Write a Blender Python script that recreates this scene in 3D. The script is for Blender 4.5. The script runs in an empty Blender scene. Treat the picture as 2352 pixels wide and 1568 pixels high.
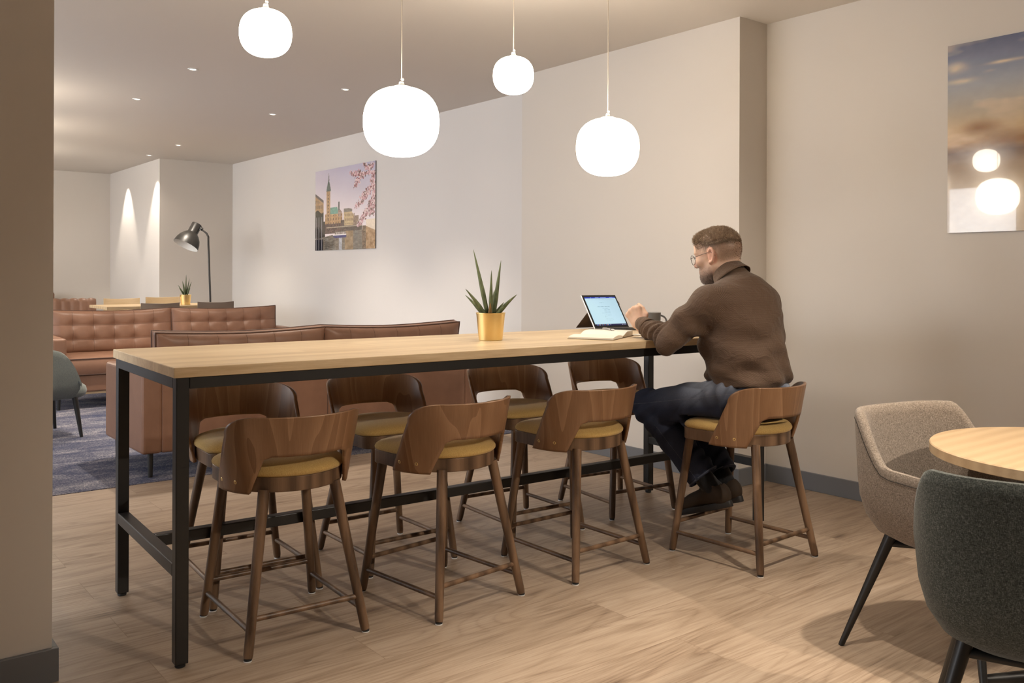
import bpy, bmesh, math, random
import numpy as np
from mathutils import Vector, Matrix, Euler
PI = math.pi
S = bpy.context.scene
COL = S.collection
random.seed(7)

# ------------------------------------------------------------------ helpers
class MB:
    """collects geometry, then links it as ONE mesh object"""
    def __init__(self): self.v = []; self.f = []
    def add(self, vs, fs):
        b = len(self.v); self.v += [tuple(map(float, p)) for p in vs]
        self.f += [tuple(b + i for i in f) for f in fs]
    def box(self, x0, x1, y0, y1, z0, z1):
        self.add([(x0,y0,z0),(x1,y0,z0),(x1,y1,z0),(x0,y1,z0),(x0,y0,z1),(x1,y0,z1),(x1,y1,z1),(x0,y1,z1)],
                 [(0,3,2,1),(4,5,6,7),(0,1,5,4),(1,2,6,5),(2,3,7,6),(3,0,4,7)])
        return self
    def loft(self, rings, cap0=True, cap1=True, closed=True):
        n = len(rings[0]); b = len(self.v)
        for r in rings: self.v += [tuple(map(float, p)) for p in r]
        for k in range(len(rings) - 1):
            for i in range(n if closed else n - 1):
                j = (i + 1) % n
                self.f.append((b+k*n+i, b+k*n+j, b+(k+1)*n+j, b+(k+1)*n+i))
        if cap0: self.f.append(tuple(b + i for i in reversed(range(n))))
        if cap1: self.f.append(tuple(b + (len(rings)-1)*n + i for i in range(n)))
        return self
    def tube(self, pts, radii, n=14, cap=True, sx=1.0, up=None):
        pts = [Vector(p) for p in pts]
        if not hasattr(radii, '__len__'): radii = [radii]*len(pts)
        rings = []; ref = None
        for k, p in enumerate(pts):
            t = (pts[min(k+1, len(pts)-1)] - pts[max(k-1, 0)]).normalized()
            if ref is None:
                a = Vector(up) if up else (Vector((1,0,0)) if abs(t.x) < .9 else Vector((0,1,0)))
                ref = (a - t*a.dot(t)).normalized()
            else:
                ref = (ref - t*ref.dot(t)).normalized()
            q = t.cross(ref)
            rings.append([p + ref*(math.cos(2*PI*i/n)*radii[k]*sx) + q*(math.sin(2*PI*i/n)*radii[k]) for i in range(n)])
        return self.loft(rings, cap, cap)
    def lathe(self, prof, n=32, c=(0,0,0), cap0=True, cap1=True):
        rings = [[(c[0]+r*math.cos(2*PI*i/n), c[1]+r*math.sin(2*PI*i/n), c[2]+z) for i in range(n)] for r, z in prof]
        return self.loft(rings, cap0, cap1)
    def xf(self, M):
        self.v = [tuple(M @ Vector(p)) for p in self.v]; return self
    def build(self, name, mat, parent=None, smooth=None, bevel=0, seg=2, sub=0):
        me = bpy.data.meshes.new(name); me.from_pydata(self.v, [], self.f); me.update()
        bm = bmesh.new(); bm.from_mesh(me); bmesh.ops.recalc_face_normals(bm, faces=bm.faces); bm.to_mesh(me); bm.free()
        return link(name, me, mat, parent, smooth, bevel, seg, sub)

def link(name, me, mat, parent=None, smooth=None, bevel=0, seg=2, sub=0):
    if mat is not None: me.materials.append(mat)
    if smooth is not None:
        me.polygons.foreach_set('use_smooth', [True]*len(me.polygons))
        if smooth < 180: me.set_sharp_from_angle(angle=math.radians(smooth))
    o = bpy.data.objects.new(name, me); COL.objects.link(o)
    if parent is not None: o.parent = parent
    if bevel:
        m = o.modifiers.new('bevel', 'BEVEL'); m.width = bevel; m.segments = seg; m.limit_method = 'ANGLE'; m.angle_limit = math.radians(40); m.harden_normals = False
    if sub:
        m = o.modifiers.new('subd', 'SUBSURF'); m.levels = sub; m.render_levels = sub
    return o

def tag(o, label=None, cat=None, group=None, kind=None):
    if label: o['label'] = label
    if cat: o['category'] = cat
    if group: o['group'] = group
    if kind: o['kind'] = kind
    return o

def thing(name, label, cat, loc=(0,0,0), rz=0.0, group=None):
    o = bpy.data.objects.new(name, None); COL.objects.link(o)
    o.location = loc; o.rotation_euler = (0,0,rz); o.empty_display_size = .1
    return tag(o, label, cat, group)

def kids(o): return [c for c in bpy.data.objects if c.parent == o]
def copy_tree(o, parent=None):
    c = o.copy(); COL.objects.link(c)
    if parent is not None: c.parent = parent
    for ch in kids(o): copy_tree(ch, c)
    return c
def dup(o, loc, rz, label, group=None):
    c = copy_tree(o); c.location = loc; c.rotation_euler = (0,0,rz); c['label'] = label
    if group: c['group'] = group
    return c

# ------------------------------------------------------------------ materials
class NT:
    def __init__(self, name, base=(.8,.8,.8), rough=.5, metal=0., spec=.5):
        self.m = bpy.data.materials.new(name); self.m.use_nodes = True
        self.t = self.m.node_tree; self.b = self.t.nodes['Principled BSDF']
        self.b.inputs['Base Color'].default_value = (*base, 1); self.b.inputs['Roughness'].default_value = rough
        self.b.inputs['Metallic'].default_value = metal; self.b.inputs['Specular IOR Level'].default_value = spec
    def n(self, typ, **kw):
        x = self.t.nodes.new('ShaderNode' + typ)
        for k, v in kw.items():
            if k in x.inputs.keys(): x.inputs[k].default_value = v
            else: setattr(x, k, v)
        return x
    def l(self, a, b): self.t.links.new(a, b)
    def coord(self, scale=(1,1,1), rot=(0,0,0), which='Object', loc=(0,0,0)):
        c = self.n('TexCoord'); mp = self.n('Mapping')
        mp.inputs['Scale'].default_value = scale; mp.inputs['Rotation'].default_value = rot; mp.inputs['Location'].default_value = loc
        self.l(c.outputs[which], mp.inputs['Vector']); return mp.outputs['Vector']
    def noise(self, vec, scale=5, detail=3, rough=.5, dist=0.):
        x = self.n('TexNoise'); x.inputs['Scale'].default_value = scale; x.inputs['Detail'].default_value = detail
        x.inputs['Roughness'].default_value = rough; x.inputs['Distortion'].default_value = dist
        if vec is not None: self.l(vec, x.inputs['Vector'])
        return x.outputs['Fac']
    def ramp(self, fac, stops):
        r = self.n('ValToRGB'); e = r.color_ramp.elements
        while len(e) < len(stops): e.new(.5)
        for i, (p, c) in enumerate(stops):
            e[i].position = p; e[i].color = (*c, 1)
        self.l(fac, r.inputs['Fac']); return r.outputs['Color']
    def mix(self, a, b, fac=.5, mode='MIX'):
        x = self.n('Mix', data_type='RGBA', blend_type=mode)
        for s, v in ((x.inputs[0], fac), (x.inputs[6], a), (x.inputs[7], b)):
            if hasattr(v, 'links'): self.l(v, s)
            else: s.default_value = v if not isinstance(v, tuple) else ((*v, 1) if len(v) == 3 else v)
        return x.outputs[2]
    def math(self, op, a, b=None):
        x = self.n('Math', operation=op)
        for s, v in zip(x.inputs, (a, b)):
            if v is None: continue
            if hasattr(v, 'links'): self.l(v, s)
            else: s.default_value = v
        return x.outputs[0]
    def col(self, c): self.l(c, self.b.inputs['Base Color']); return self
    def bump(self, h, strength=.3, dist=.002):
        x = self.n('Bump'); x.inputs['Strength'].default_value = strength; x.inputs['Distance'].default_value = dist
        self.l(h, x.inputs['Height']); self.l(x.outputs['Normal'], self.b.inputs['Normal']); return self
    def rough(self, fac): self.l(fac, self.b.inputs['Roughness']); return self

def paint(name, c, var=.03):
    m = NT(name, c, .72, spec=.25); v = m.coord()
    big = m.noise(v, .8, 2)
    m.col(m.mix(tuple(x*(1-var) for x in c), tuple(min(1, x*(1+var)) for x in c), big))
    m.bump(m.noise(v, 220, 2), .06, .001); return m.m

def wood(name, dark, light, along='x', scale=1.0, rough=.45, bump=.08, contrast=1.0, rnd=True):
    m = NT(name, light, rough, spec=.4)
    sc = {'x': (.35,7,7), 'y': (7,.35,7), 'z': (9,9,.5)}[along]
    v = m.coord(tuple(s*scale for s in sc))
    if rnd:
        oi = m.n('ObjectInfo'); ad = m.n('VectorMath', operation='ADD'); m.l(v, ad.inputs[0])
        cb = m.n('CombineXYZ')
        r = m.math('MULTIPLY', oi.outputs['Random'], 37.)
        for s in cb.inputs: m.l(r, s)
        m.l(cb.outputs[0], ad.inputs[1]); v = ad.outputs[0]
    n1 = m.noise(v, 1.6, 4, .6, 1.2)
    w = m.n('TexWave', wave_type='BANDS', bands_direction={'x':'Y','y':'X','z':'X'}[along])
    w.inputs['Scale'].default_value = .55; w.inputs['Distortion'].default_value = 9; w.inputs['Detail'].default_value = 2.5; w.inputs['Detail Scale'].default_value = .6
    m.l(v, w.inputs['Vector'])
    fine = m.noise(v, 14, 3, .7)
    f = m.math('ADD', m.math('MULTIPLY', n1, .45), m.math('MULTIPLY', w.outputs['Fac'], .3))
    f = m.math('ADD', f, m.math('MULTIPLY', fine, .3))
    m.col(m.ramp(f, [(.30, dark), (.72, light)]))
    m.bump(fine, bump, .001)
    return m.m

def fabric(name, c1, c2, scale=500, rough=.9, bump=.4, sheen=.2):
    m = NT(name, c1, rough, spec=.2); v = m.coord()
    vx = m.coord((1,1,.25)); 
    a = m.noise(v, scale, 2, .7); b = m.noise(m.coord((1.6,1.6,.5)), scale*.6, 2, .7)
    f = m.math('ADD', m.math('MULTIPLY', a, .6), m.math('MULTIPLY', b, .4))
    m.col(m.ramp(f, [(.34, c1), (.66, c2)]))
    m.b.inputs['Sheen Weight'].default_value = sheen
    m.bump(f, bump, .0015); return m.m

def plain(name, c, rough=.5, metal=0., spec=.5):
    return NT(name, c, rough, metal, spec).m

def emis(name, c, s):
    m = NT(name, c, .5); m.b.inputs['Emission Color'].default_value = (*c, 1); m.b.inputs['Emission Strength'].default_value = s; return m.m

M = {}
M['wall'] = paint('warm_beige_wall_paint', (.655,.608,.552))
M['wall_white'] = paint('cool_white_wall_paint', (.74,.71,.68))
M['ceil'] = paint('matt_ceiling_paint', (.70,.65,.59), .015)
M['base'] = plain('grey_blue_skirting_paint', (.155,.160,.172), .5)
M['black'] = NT('black_powder_coated_steel', (.012,.011,.010), .42, 0, .5).m
M['oak'] = None
M['stain'] = wood('stained_brown_wood', (.058,.032,.018), (.205,.122,.070), 'z', 1.0, .38)
M['pale'] = wood('pale_birch_wood', (.50,.36,.20), (.62,.47,.29), 'x', 1.0, .5)
M['mustard'] = fabric('mustard_wool_fabric', (.38,.235,.070), (.57,.39,.145), 420)
M['felt'] = plain('white_felt', (.75,.75,.75), .9)
M['rubber'] = plain('black_rubber', (.015,.015,.015), .7)
M['brass'] = plain('brushed_brass', (.88,.66,.30), .34, 1.)
M['steel'] = plain('steel', (.6,.58,.55), .3, 1.)
M['globe'] = emis('opal_glass_lit', (1.,.88,.73), 15.5)
M['white'] = plain('white_plastic', (.8,.8,.78), .4)

def plywood():
    """curved ply: cathedral grain in the sheet's own UV"""
    m = NT('walnut_plywood_veneer', (.2,.1,.05), .34, spec=.45)
    uv = m.n('TexCoord').outputs['UV']; oi = m.n('ObjectInfo')
    mp = m.n('Mapping'); m.l(uv, mp.inputs['Vector']); mp.inputs['Scale'].default_value = (6.5,.85,1); mp.inputs['Rotation'].default_value = (0,0,-.16)
    ad = m.n('VectorMath', operation='ADD'); cb = m.n('CombineXYZ')
    r = m.math('MULTIPLY', oi.outputs['Random'], 23.)
    m.l(r, cb.inputs[0]); m.l(r, cb.inputs[1]); m.l(r, cb.inputs[2])
    m.l(mp.outputs[0], ad.inputs[0]); m.l(cb.outputs[0], ad.inputs[1]); v = ad.outputs[0]
    n = m.noise(v, 1.0, 2, .40, .35)
    saw = m.math('FRACT', m.math('MULTIPLY', n, 10.))
    fine = m.noise(m.coord((70,2.2,1), which='UV'), 5, 3, .65)
    f = m.math('ADD', m.math('MULTIPLY', m.math('POWER', saw, 2.5), .40), m.math('MULTIPLY', fine, .5))
    m.col(m.ramp(f, [(.12, (.190,.096,.046)), (.42, (.250,.134,.068)), (.85, (.36,.205,.112))]))
    m.bump(fine, .05, .001); return m.m
M['ply'] = plywood()

def oak_table():
    m = NT('oiled_oak_boards', (.6,.42,.24), .38, spec=.45)
    v = m.coord((.45,6,6)); c = m.n('TexCoord')
    bt = m.n('TexBrick'); m.l(c.outputs['Object'], bt.inputs['Vector'])
    bt.inputs['Scale'].default_value = 1; bt.inputs['Brick Width'].default_value = .9; bt.inputs['Row Height'].default_value = .082
    bt.inputs['Mortar Size'].default_value = .0; bt.inputs['Color1'].default_value = (0,0,0,1); bt.inputs['Color2'].default_value = (1,1,1,1); bt.offset = .37
    n = m.noise(v, 2.2, 5, .62, 1.3); fine = m.noise(v, 16, 3, .7)
    f = m.math('ADD', m.math('MULTIPLY', n, .5), m.math('MULTIPLY', fine, .28))
    f = m.math('ADD', f, m.math('MULTIPLY', bt.outputs['Color'], .12))
    m.col(m.ramp(f, [(.28, (.52,.365,.20)), (.5, (.72,.565,.36)), (.74, (.80,.67,.46))]))
    m.bump(fine, .05, .001); return m.m
M['oak'] = oak_table()
M['oak_round'] = wood('round_table_oak', (.38,.26,.145), (.47,.335,.195), 'x', 1.6, .42)

def floor_mat():
    m = NT('light_oak_plank_floor', (.5,.36,.24), .42, spec=.4)
    c = m.n('TexCoord').outputs['Object']
    bt = m.n('TexBrick'); m.l(c, bt.inputs['Vector']); bt.offset = .41; bt.offset_frequency = 2
    for k, x in (('Scale', 1), ('Brick Width', 1.45), ('Row Height', .225), ('Mortar Size', .0012), ('Mortar Smooth', .1)): bt.inputs[k].default_value = x
    bt.inputs['Color1'].default_value = (0,0,0,1); bt.inputs['Color2'].default_value = (1,1,1,1); bt.inputs['Mortar'].default_value = (.5,.5,.5,1)
    # each plank shifts its grain
    sh = m.n('VectorMath', operation='ADD'); mp = m.n('Mapping'); mp.inputs['Scale'].default_value = (.55,4.2,1); m.l(c, mp.inputs['Vector'])
    cb = m.n('CombineXYZ'); pk = m.math('MULTIPLY', bt.outputs['Color'], 31.)
    m.l(pk, cb.inputs[0]); m.l(pk, cb.inputs[1]); m.l(pk, cb.inputs[2]); m.l(mp.outputs[0], sh.inputs[0]); m.l(cb.outputs[0], sh.inputs[1])
    v = sh.outputs[0]
    def shifted(sc):
        q = m.n('Mapping'); q.inputs['Scale'].default_value = sc; m.l(c, q.inputs['Vector']); ad = m.n('VectorMath', operation='ADD'); m.l(q.outputs[0], ad.inputs[0]); m.l(cb.outputs[0], ad.inputs[1]); return ad.outputs[0]
    n1 = m.noise(v, 1.0, 4, .6, 1.4); n2 = m.noise(v, 4.5, 4, .65, .8)
    ring_src = m.noise(shifted((.42,3.0,1)), 1.0, 2, .45, .5)
    ring = m.math('POWER', m.math('MULTIPLY', m.math('PINGPONG', m.math('MULTIPLY', ring_src, 26.), .5), 2.), 3.)
    grain = m.noise(shifted((3.2,95,1)), 1.0, 3, .65, .15); pore = m.noise(shifted((9,260,1)), 1.0, 2, .6)
    kn = m.n('TexVoronoi'); kn.inputs['Scale'].default_value = 1.; m.l(shifted((1.35,4.2,1)), kn.inputs['Vector'])
    knot = m.n('MapRange'); m.l(kn.outputs['Distance'], knot.inputs[0]); knot.inputs[1].default_value = .03; knot.inputs[2].default_value = .13; knot.inputs[3].default_value = 1.; knot.inputs[4].default_value = 0.
    f = m.math('ADD', m.math('MULTIPLY', n1, .34), m.math('MULTIPLY', n2, .20))
    f = m.math('ADD', f, m.math('MULTIPLY', grain, .30)); f = m.math('ADD', f, m.math('MULTIPLY', pore, .16))
    f = m.math('SUBTRACT', f, m.math('MULTIPLY', ring, .075)); f = m.math('SUBTRACT', f, m.math('MULTIPLY', knot.outputs[0], .13))
    f = m.math('ADD', f, m.math('MULTIPLY', m.math('SUBTRACT', bt.outputs['Color'], .5), .07)); fine = grain
    col = m.ramp(f, [(.26, (.105,.066,.042)), (.38, (.255,.180,.122)), (.50, (.375,.282,.202)), (.66, (.475,.378,.285))])
    col = m.mix(col, (.17,.105,.06), m.math('MULTIPLY', bt.outputs['Fac'], .55))
    m.col(col); m.bump(m.math('SUBTRACT', m.math('MULTIPLY', fine, .4), bt.outputs['Fac']), .12, .0015)
    return m.m
M['floor'] = floor_mat()

def carpet_mat():
    m = NT('mottled_blue_carpet', (.1,.1,.15), .97, spec=.1)
    v = m.coord(); a = m.noise(m.coord((1.2,2.6,1)), 1.9, 6, .68, .6); b = m.noise(v, 95, 3, .8)
    f = m.math('ADD', m.math('MULTIPLY', a, .75), m.math('MULTIPLY', m.math('SUBTRACT', b, .5), .9))
    m.col(m.ramp(f, [(.26, (.046,.052,.092)), (.42, (.125,.124,.155)), (.6, (.35,.322,.322))]))
    m.bump(b, .8, .006); return m.m
M['carpet'] = carpet_mat()
# ------------------------------------------------------------------ camera
F_PX, Y0, ROLL, YAW, CH = 2060.54, 628.40, .0036, .6683, 1.2217
def camera():
    right = Vector((math.cos(YAW), -math.sin(YAW), 0)); up = Vector((0,0,1)); fwd = Vector((math.sin(YAW), math.cos(YAW), 0))
    cr, sr = math.cos(ROLL), math.sin(ROLL)
    X = right*cr + up*sr; Y = right*(-sr) + up*cr
    cd = bpy.data.cameras.new('camera'); c = bpy.data.objects.new('camera', cd); COL.objects.link(c)
    m = Matrix((X, Y, -fwd)).transposed().to_4x4(); m.translation = (0,0,CH); c.matrix_world = m
    cd.sensor_width = 36; cd.sensor_fit = 'HORIZONTAL'; cd.lens = 36*F_PX/2352; cd.shift_y = -(784-Y0)/2352; cd.clip_start = .05; cd.clip_end = 200
    S.camera = c
camera()

# ------------------------------------------------------------------ room
CEIL = 2.71
def struct(name, mb, mat, **kw):
    o = mb.build(name, mat, **kw); o['kind'] = 'structure'; return o
XC, XB, XA, YB, YB2, YFAR, XF, YEND = 4.494, 4.236, 4.62, 3.252, 5.25, 12.05, 3.645, 14.45
XL, YBACK, EDGE = -3.3, -6.5, 5.39
struct('floor', MB().box(XL-.2, 5, YBACK-.2, EDGE, -.1, 0), M['floor'])
struct('floor_carpet', MB().box(XL-.2, 5, EDGE, YEND+.2, -.1, .004), M['carpet'])
struct('ceiling', MB().box(XL-.2, 5, YBACK-.2, YEND+.2, CEIL, CEIL+.15), M['ceil'])
struct('wall_right', MB().box(XC, 5, YBACK-.2, YB, 0, CEIL), M['wall'])
struct('wall_right_projection', MB().box(XB, 5, YB, YB2, 0, CEIL), M['wall'])
struct('wall_right_far', MB().box(XA, 5, YB2, YFAR, 0, CEIL), M['wall_white'])
o = struct('wall_far_recess', MB().box(XF, 5, YFAR, YEND+.2, 0, CEIL), M['wall'])
o.data.materials.append(M['wall_white'])
for p in o.data.polygons:
    if p.normal.x < -.9: p.material_index = 1
struct('wall_back', MB().box(XL-.2, XF, YEND, YEND+.2, 0, CEIL), M['wall'])
struct('wall_pillar_left', MB().box(-.35, .586, 2.957, 3.45, 0, CEIL), M['wall'])
struct('wall_behind', MB().box(XL-.2, 5, YBACK-.2, YBACK, 0, CEIL), M['wall'])
bh, bt_ = .1, .016
def skirt(name, *boxes):
    mb = MB()
    for b in boxes: mb.box(*b)
    struct(name, mb, M['base'], bevel=.002)
skirt('baseboard_right', (XC-bt_, XC, YBACK, YB-bt_, 0, bh))
skirt('baseboard_right_projection', (XB-bt_, XB, YB-bt_, YB2, 0, bh), (XB, XC, YB-bt_, YB, 0, bh))
skirt('baseboard_right_far', (XA-bt_, XA, YB2, YFAR-bt_, 0, bh))
skirt('baseboard_far_recess', (XF-bt_, XA, YFAR-bt_, YFAR, 0, bh), (XF-bt_, XF, YFAR, YEND-bt_, 0, bh))
skirt('baseboard_back', (XL, XF-bt_, YEND-bt_, YEND, 0, bh))
skirt('baseboard_pillar_left', (-.366, .602, 2.941, 2.957, 0, bh), (.586, .602, 2.957, 3.466, 0, bh))
# window wall on the left (out of frame; its daylight is what greys the white wall)
WINS = [(2.9,4.7),(5.0,7.0),(7.3,9.3),(9.6,11.6)]
wz0, wz1 = .75, 2.45
mb = MB().box(XL-.2, XL, YBACK-.2, YEND+.2, 0, wz0).box(XL-.2, XL, YBACK-.2, YEND+.2, wz1, CEIL)
ys = [YBACK-.2] + [y for w in WINS for y in w] + [YEND+.2]
for i in range(0, len(ys), 2): mb.box(XL-.2, XL, ys[i], ys[i+1], wz0, wz1)
struct('wall_left', mb, M['wall'])
M['frame'] = plain('dark_window_frame', (.05,.05,.055), .4)
M['pane'] = NT('clear_window_glass', (1,1,1), 0., 0, .5).m
def glassmat():
    m = bpy.data.materials.new('thin_window_glass'); m.use_nodes = True; t = m.node_tree
    for n in list(t.nodes): t.nodes.remove(n)
    o = t.nodes.new('ShaderNodeOutputMaterial'); a = t.nodes.new('ShaderNodeBsdfTransparent'); g = t.nodes.new('ShaderNodeBsdfGlossy'); x = t.nodes.new('ShaderNodeMixShader')
    g.inputs['Roughness'].default_value = .02; x.inputs[0].default_value = .06
    t.links.new(a.outputs[0], x.inputs[1]); t.links.new(g.outputs[0], x.inputs[2]); t.links.new(x.outputs[0], o.inputs[0]); return m
M['pane'] = glassmat()
for i, (a, b) in enumerate(WINS):
    f = MB()
    for s in ((a,a+.05,wz0,wz1),(b-.05,b,wz0,wz1),((a+b)/2-.025,(a+b)/2+.025,wz0,wz1)): f.box(XL-.14, XL-.06, s[0], s[1], s[2], s[3])
    f.box(XL-.14, XL-.06, a, b, wz0, wz0+.05).box(XL-.14, XL-.06, a, b, wz1-.05, wz1)
    fo = struct('window_%d' % (i+1), f, M['frame'])
    g = MB().box(XL-.102, XL-.098, a+.05, b-.05, wz0+.05, wz1-.05).build('pane', M['pane'], fo)

# ------------------------------------------------------------------ long high table
TX, TY, TR = .8896, 2.7932, -.0395
tab = thing('high_table', 'long oak-topped high table on a black steel frame, man working at its far end', 'table', (TX,TY,0), TR)
TL, TW, TH, TT = 2.829, .816, .93, .0325
MB().box(0, TL, 0, TW, TH-TT, TH).build('tabletop', M['oak'], tab, bevel=.0025)
a = .0405; x0, x1, y0, y1 = .0086, TL-.0086, .007, TW-.007; zt = TH-TT
for lx in (x0, x1-a):
    for ly in (y0, y1-a):
        lg = MB().box(lx, lx+a, ly, ly+a, .012, zt).build('leg', M['black'], tab, bevel=.003)
        MB().lathe([(.014,0),(.016,.002),(.016,.009),(.012,.013)], 18, (lx+a/2, ly+a/2, 0)).build('foot_pad', M['rubber'], lg, smooth=40)
for ly in (y0, y1-a): MB().box(x0+a, x1-a, ly, ly+a, zt-.036, zt).build('apron', M['black'], tab, bevel=.002)
for lx in (x0, x1-a): MB().box(lx, lx+a, y0+a, y1-a, zt-.036, zt).build('apron', M['black'], tab, bevel=.002)
zr = .3173
for lx in (x0, x1-a): MB().box(lx, lx+a, y0+a, y1-a, zr-.04, zr).build('end_rail', M['black'], tab, bevel=.003)
MB().box(x0+a, x1-a, TW/2-a/2, TW/2+a/2, zr-.04, zr).build('footrest_bar', M['black'], tab, bevel=.003)

# ------------------------------------------------------------------ bar stools
def seat_outline(r=.2, yf=.188, n=40, cr=.045, grow=0.):
    pts = []
    for i in range(n+1):
        t = -PI/2 - (PI/2)*0 + 0
    # back half circle from +x through back to -x
    for i in range(n+1):
        th = PI*i/n; pts.append((r*math.cos(th), -r*math.sin(th)*.985))
    # left front corner, front bow, right front corner
    for i in range(9):
        t = PI - (PI/2)*i/8; pts.append((-r+cr+cr*math.cos(t), yf-cr+cr*math.sin(t)))
    for i in range(1, 8):
        u = i/8; pts.append((-r+cr+(2*r-2*cr)*u, yf+.012*math.sin(PI*u)))
    for i in range(9):
        t = PI/2 - (PI/2)*i/8; pts.append((r-cr+cr*math.cos(t), yf-cr+cr*math.sin(t)))
    return pts
R0, ZB, ZT, KR = .206, .503, .7575, .172
def shell_pt(s, z):
    r = R0 + (z-ZB)*KR; sg = 1 if s >= 0 else -1; q = abs(s); lim = .206*PI/2
    if q <= lim: return (sg*r*math.sin(q/.206), -r*math.cos(q/.206), z)
    return (sg*r, q-lim, z)
def s_front(z):
    if z <= .60: return .347 + (.2926-.347)*(z-ZB)/(.60-ZB)
    if z <= .694: return .2926 + (.2520-.2926)*(z-.60)/.094
    k = min(1., (z-.694)/(ZT-.694)); return .150 + .102*math.sqrt(max(0., 1-k**2.1))
def s_in(z):
    if z <= .605: return .185 + (.138-.185)*(z-ZB)/(.605-ZB)
    k = min(1., (z-.605)/.025); return .138 - .030*(1-math.sqrt(max(0., 1-k*k)))
def backrest():
    V = []; F = []; UV = []; idx = {}
    def vid(s, z):
        k = (round(s,5), round(z,5))
        if k not in idx: idx[k] = len(V); V.append(shell_pt(s, z)); UV.append((s, z-ZB))
        return idx[k]
    zs_lo = [ZB + (.630-ZB)*i/14 for i in range(15)]; zs_lo[-1] = .630
    zs_hi = [.630 + (.694-.630)*i/5 for i in range(6)] + [.694 + (ZT-.694)*math.sin(PI/2*i/10) for i in range(1, 11)]
    nW, nB = 12, 12
    for sg in (-1, 1):
        for k in range(14):
            for i in range(nW):
                q = []
                for (kk, ii) in ((k,i),(k,i+1),(k+1,i+1),(k+1,i)):
                    z = zs_lo[kk]; a0, a1 = s_in(z), s_front(z); q.append(vid(sg*(a0+(a1-a0)*ii/nW), z))
                F.append(q if sg > 0 else q[::-1])
    def cols(z):
        a0 = s_in(.630); a1 = s_front(z); b = min(a0, a1*.72)
        w = [b+(a1-b)*i/nW for i in range(nW+1)]
        return [-x for x in reversed(w)] + [-b + 2*b*i/nB for i in range(1, nB)] + w
    for k in range(len(zs_hi)-1):
        c0, c1 = cols(zs_hi[k]), cols(zs_hi[k+1])
        for i in range(len(c0)-1):
            F.append([vid(c0[i], zs_hi[k]), vid(c0[i+1], zs_hi[k]), vid(c1[i+1], zs_hi[k+1]), vid(c1[i], zs_hi[k+1])])
    me = bpy.data.meshes.new('backrest'); me.from_pydata(V, [], F); me.update()
    uvl = me.uv_layers.new(name='UVMap')
    for lp in me.loops: uvl.data[lp.index].uv = UV[lp.vertex_index]
    return me
def leg_axis(sx, sy, z):
    b = (.205*sx, .2275*sy); t = (.125*sx, -.1475) if sy < 0 else (.150*sx, .1735)
    k = z/.505; return (b[0]+(t[0]-b[0])*k, b[1]+(t[1]-b[1])*k, z)
def make_stool():
    st = thing('bar_stool', 'x', 'stool')
    ol = seat_outline()
    MB().loft([[(x,y,.505) for x,y in ol], [(x,y,.555) for x,y in ol]]).build('seat_frame', M['stain'], st, smooth=35, bevel=.003)
    prof = [(.94,.553),(1.0,.5555),(1.028,.561),(1.032,.568),(1.01,.577),(.95,.5865),(.84,.594),(.66,.5985),(.40,.6015),(.12,.602)]
    MB().loft([[(x*s, (y+.005)*s-.005, z) for x,y in seat_outline(.2,.186,40,.06)] for s, z in prof]).build('seat_cushion', M['mustard'], st, smooth=60)
    me = backrest(); b = link('backrest', me, M['ply'], st, smooth=180)
    sd = b.modifiers.new('thick', 'SOLIDIFY'); sd.thickness = .012; sd.offset = 1
    for sg in (-1, 1):
        for s in (.302, .232):
            r = R0 + (.538-ZB)*KR + .011; th = s/.206
            p = Vector((sg*r*math.sin(th), -r*math.cos(th), .538)); nrm = Vector((sg*math.sin(th), -math.cos(th), -KR)).normalized()
            q = Vector((0,0,1)).rotation_difference(nrm).to_matrix().to_4x4(); q.translation = p
            MB().lathe([(.0065,-.002),(.0065,.0012),(.0055,.0018),(.0030,.0018),(.0026,.0004)], 16).xf(q).build('screw', M['brass'], b, smooth=30)
    for sx in (-1, 1):
        for sy in (-1, 1):
            lg = MB().tube([leg_axis(sx,sy,.009), leg_axis(sx,sy,.02), leg_axis(sx,sy,.25), leg_axis(sx,sy,.512)], [.0140,.0155,.0170,.0190], 18).build('leg', M['stain'], st, smooth=50)
            p = leg_axis(sx,sy,.004)
            fp = MB().lathe([(.0125,.004),(.0125,.010)], 16, (p[0],p[1],0)).build('foot_pad', M['rubber'], lg, smooth=40)
            MB().lathe([(.0125,0),(.013,.001),(.013,.004)], 16, (p[0],p[1],0)).build('felt_glide', M['felt'], lg, smooth=40)
    for nm, z, e in (('back', .121, ((-1,-1),(1,-1))), ('front', .131, ((-1,1),(1,1))), ('l', .086, ((-1,-1),(-1,1))), ('r', .082, ((1,-1),(1,1)))):
        MB().tube([leg_axis(*e[0], z), leg_axis(*e[1], z)], .0092, 14).build('stretcher', M['stain'], st, smooth=50)
    return st
stool = make_stool()
g1 = 'bar stools along the high table'
SP = [((1.313,2.943), -2.5, 'walnut bar stool nearest the camera, back to us, at the table\'s left end'),
      ((1.917,2.855), 6.4, 'walnut bar stool turned slightly, second from the left on the near side of the table'),
      ((2.588,2.840), .5, 'empty walnut bar stool beside the seated man, on the near side of the table'),
      ((3.232,2.454), 2.2, 'walnut bar stool with mustard seat that the man in jeans sits on'),
      ((1.380,3.424), 176.8, 'bar stool across the table, behind the nearest stool, its back towards the leather sofa'),
      ((1.994,3.402), 179.5, 'far-side bar stool second from the left, behind the second near-side stool'),
      ((2.733,3.395), 176.8, 'far-side bar stool directly below the brass plant pot, white wall showing through its back'),
      ((3.385,3.387), 173.0, 'far-side bar stool nearest the man\'s knee, beside the table\'s far leg')]
for i, (p, r, lb) in enumerate(SP):
    if i == 0:
        stool.location = (*p, 0); stool.rotation_euler = (0,0,math.radians(r)); stool['label'] = lb; stool['group'] = g1
    else: dup(stool, (*p, 0), math.radians(r), lb, g1)
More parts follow.
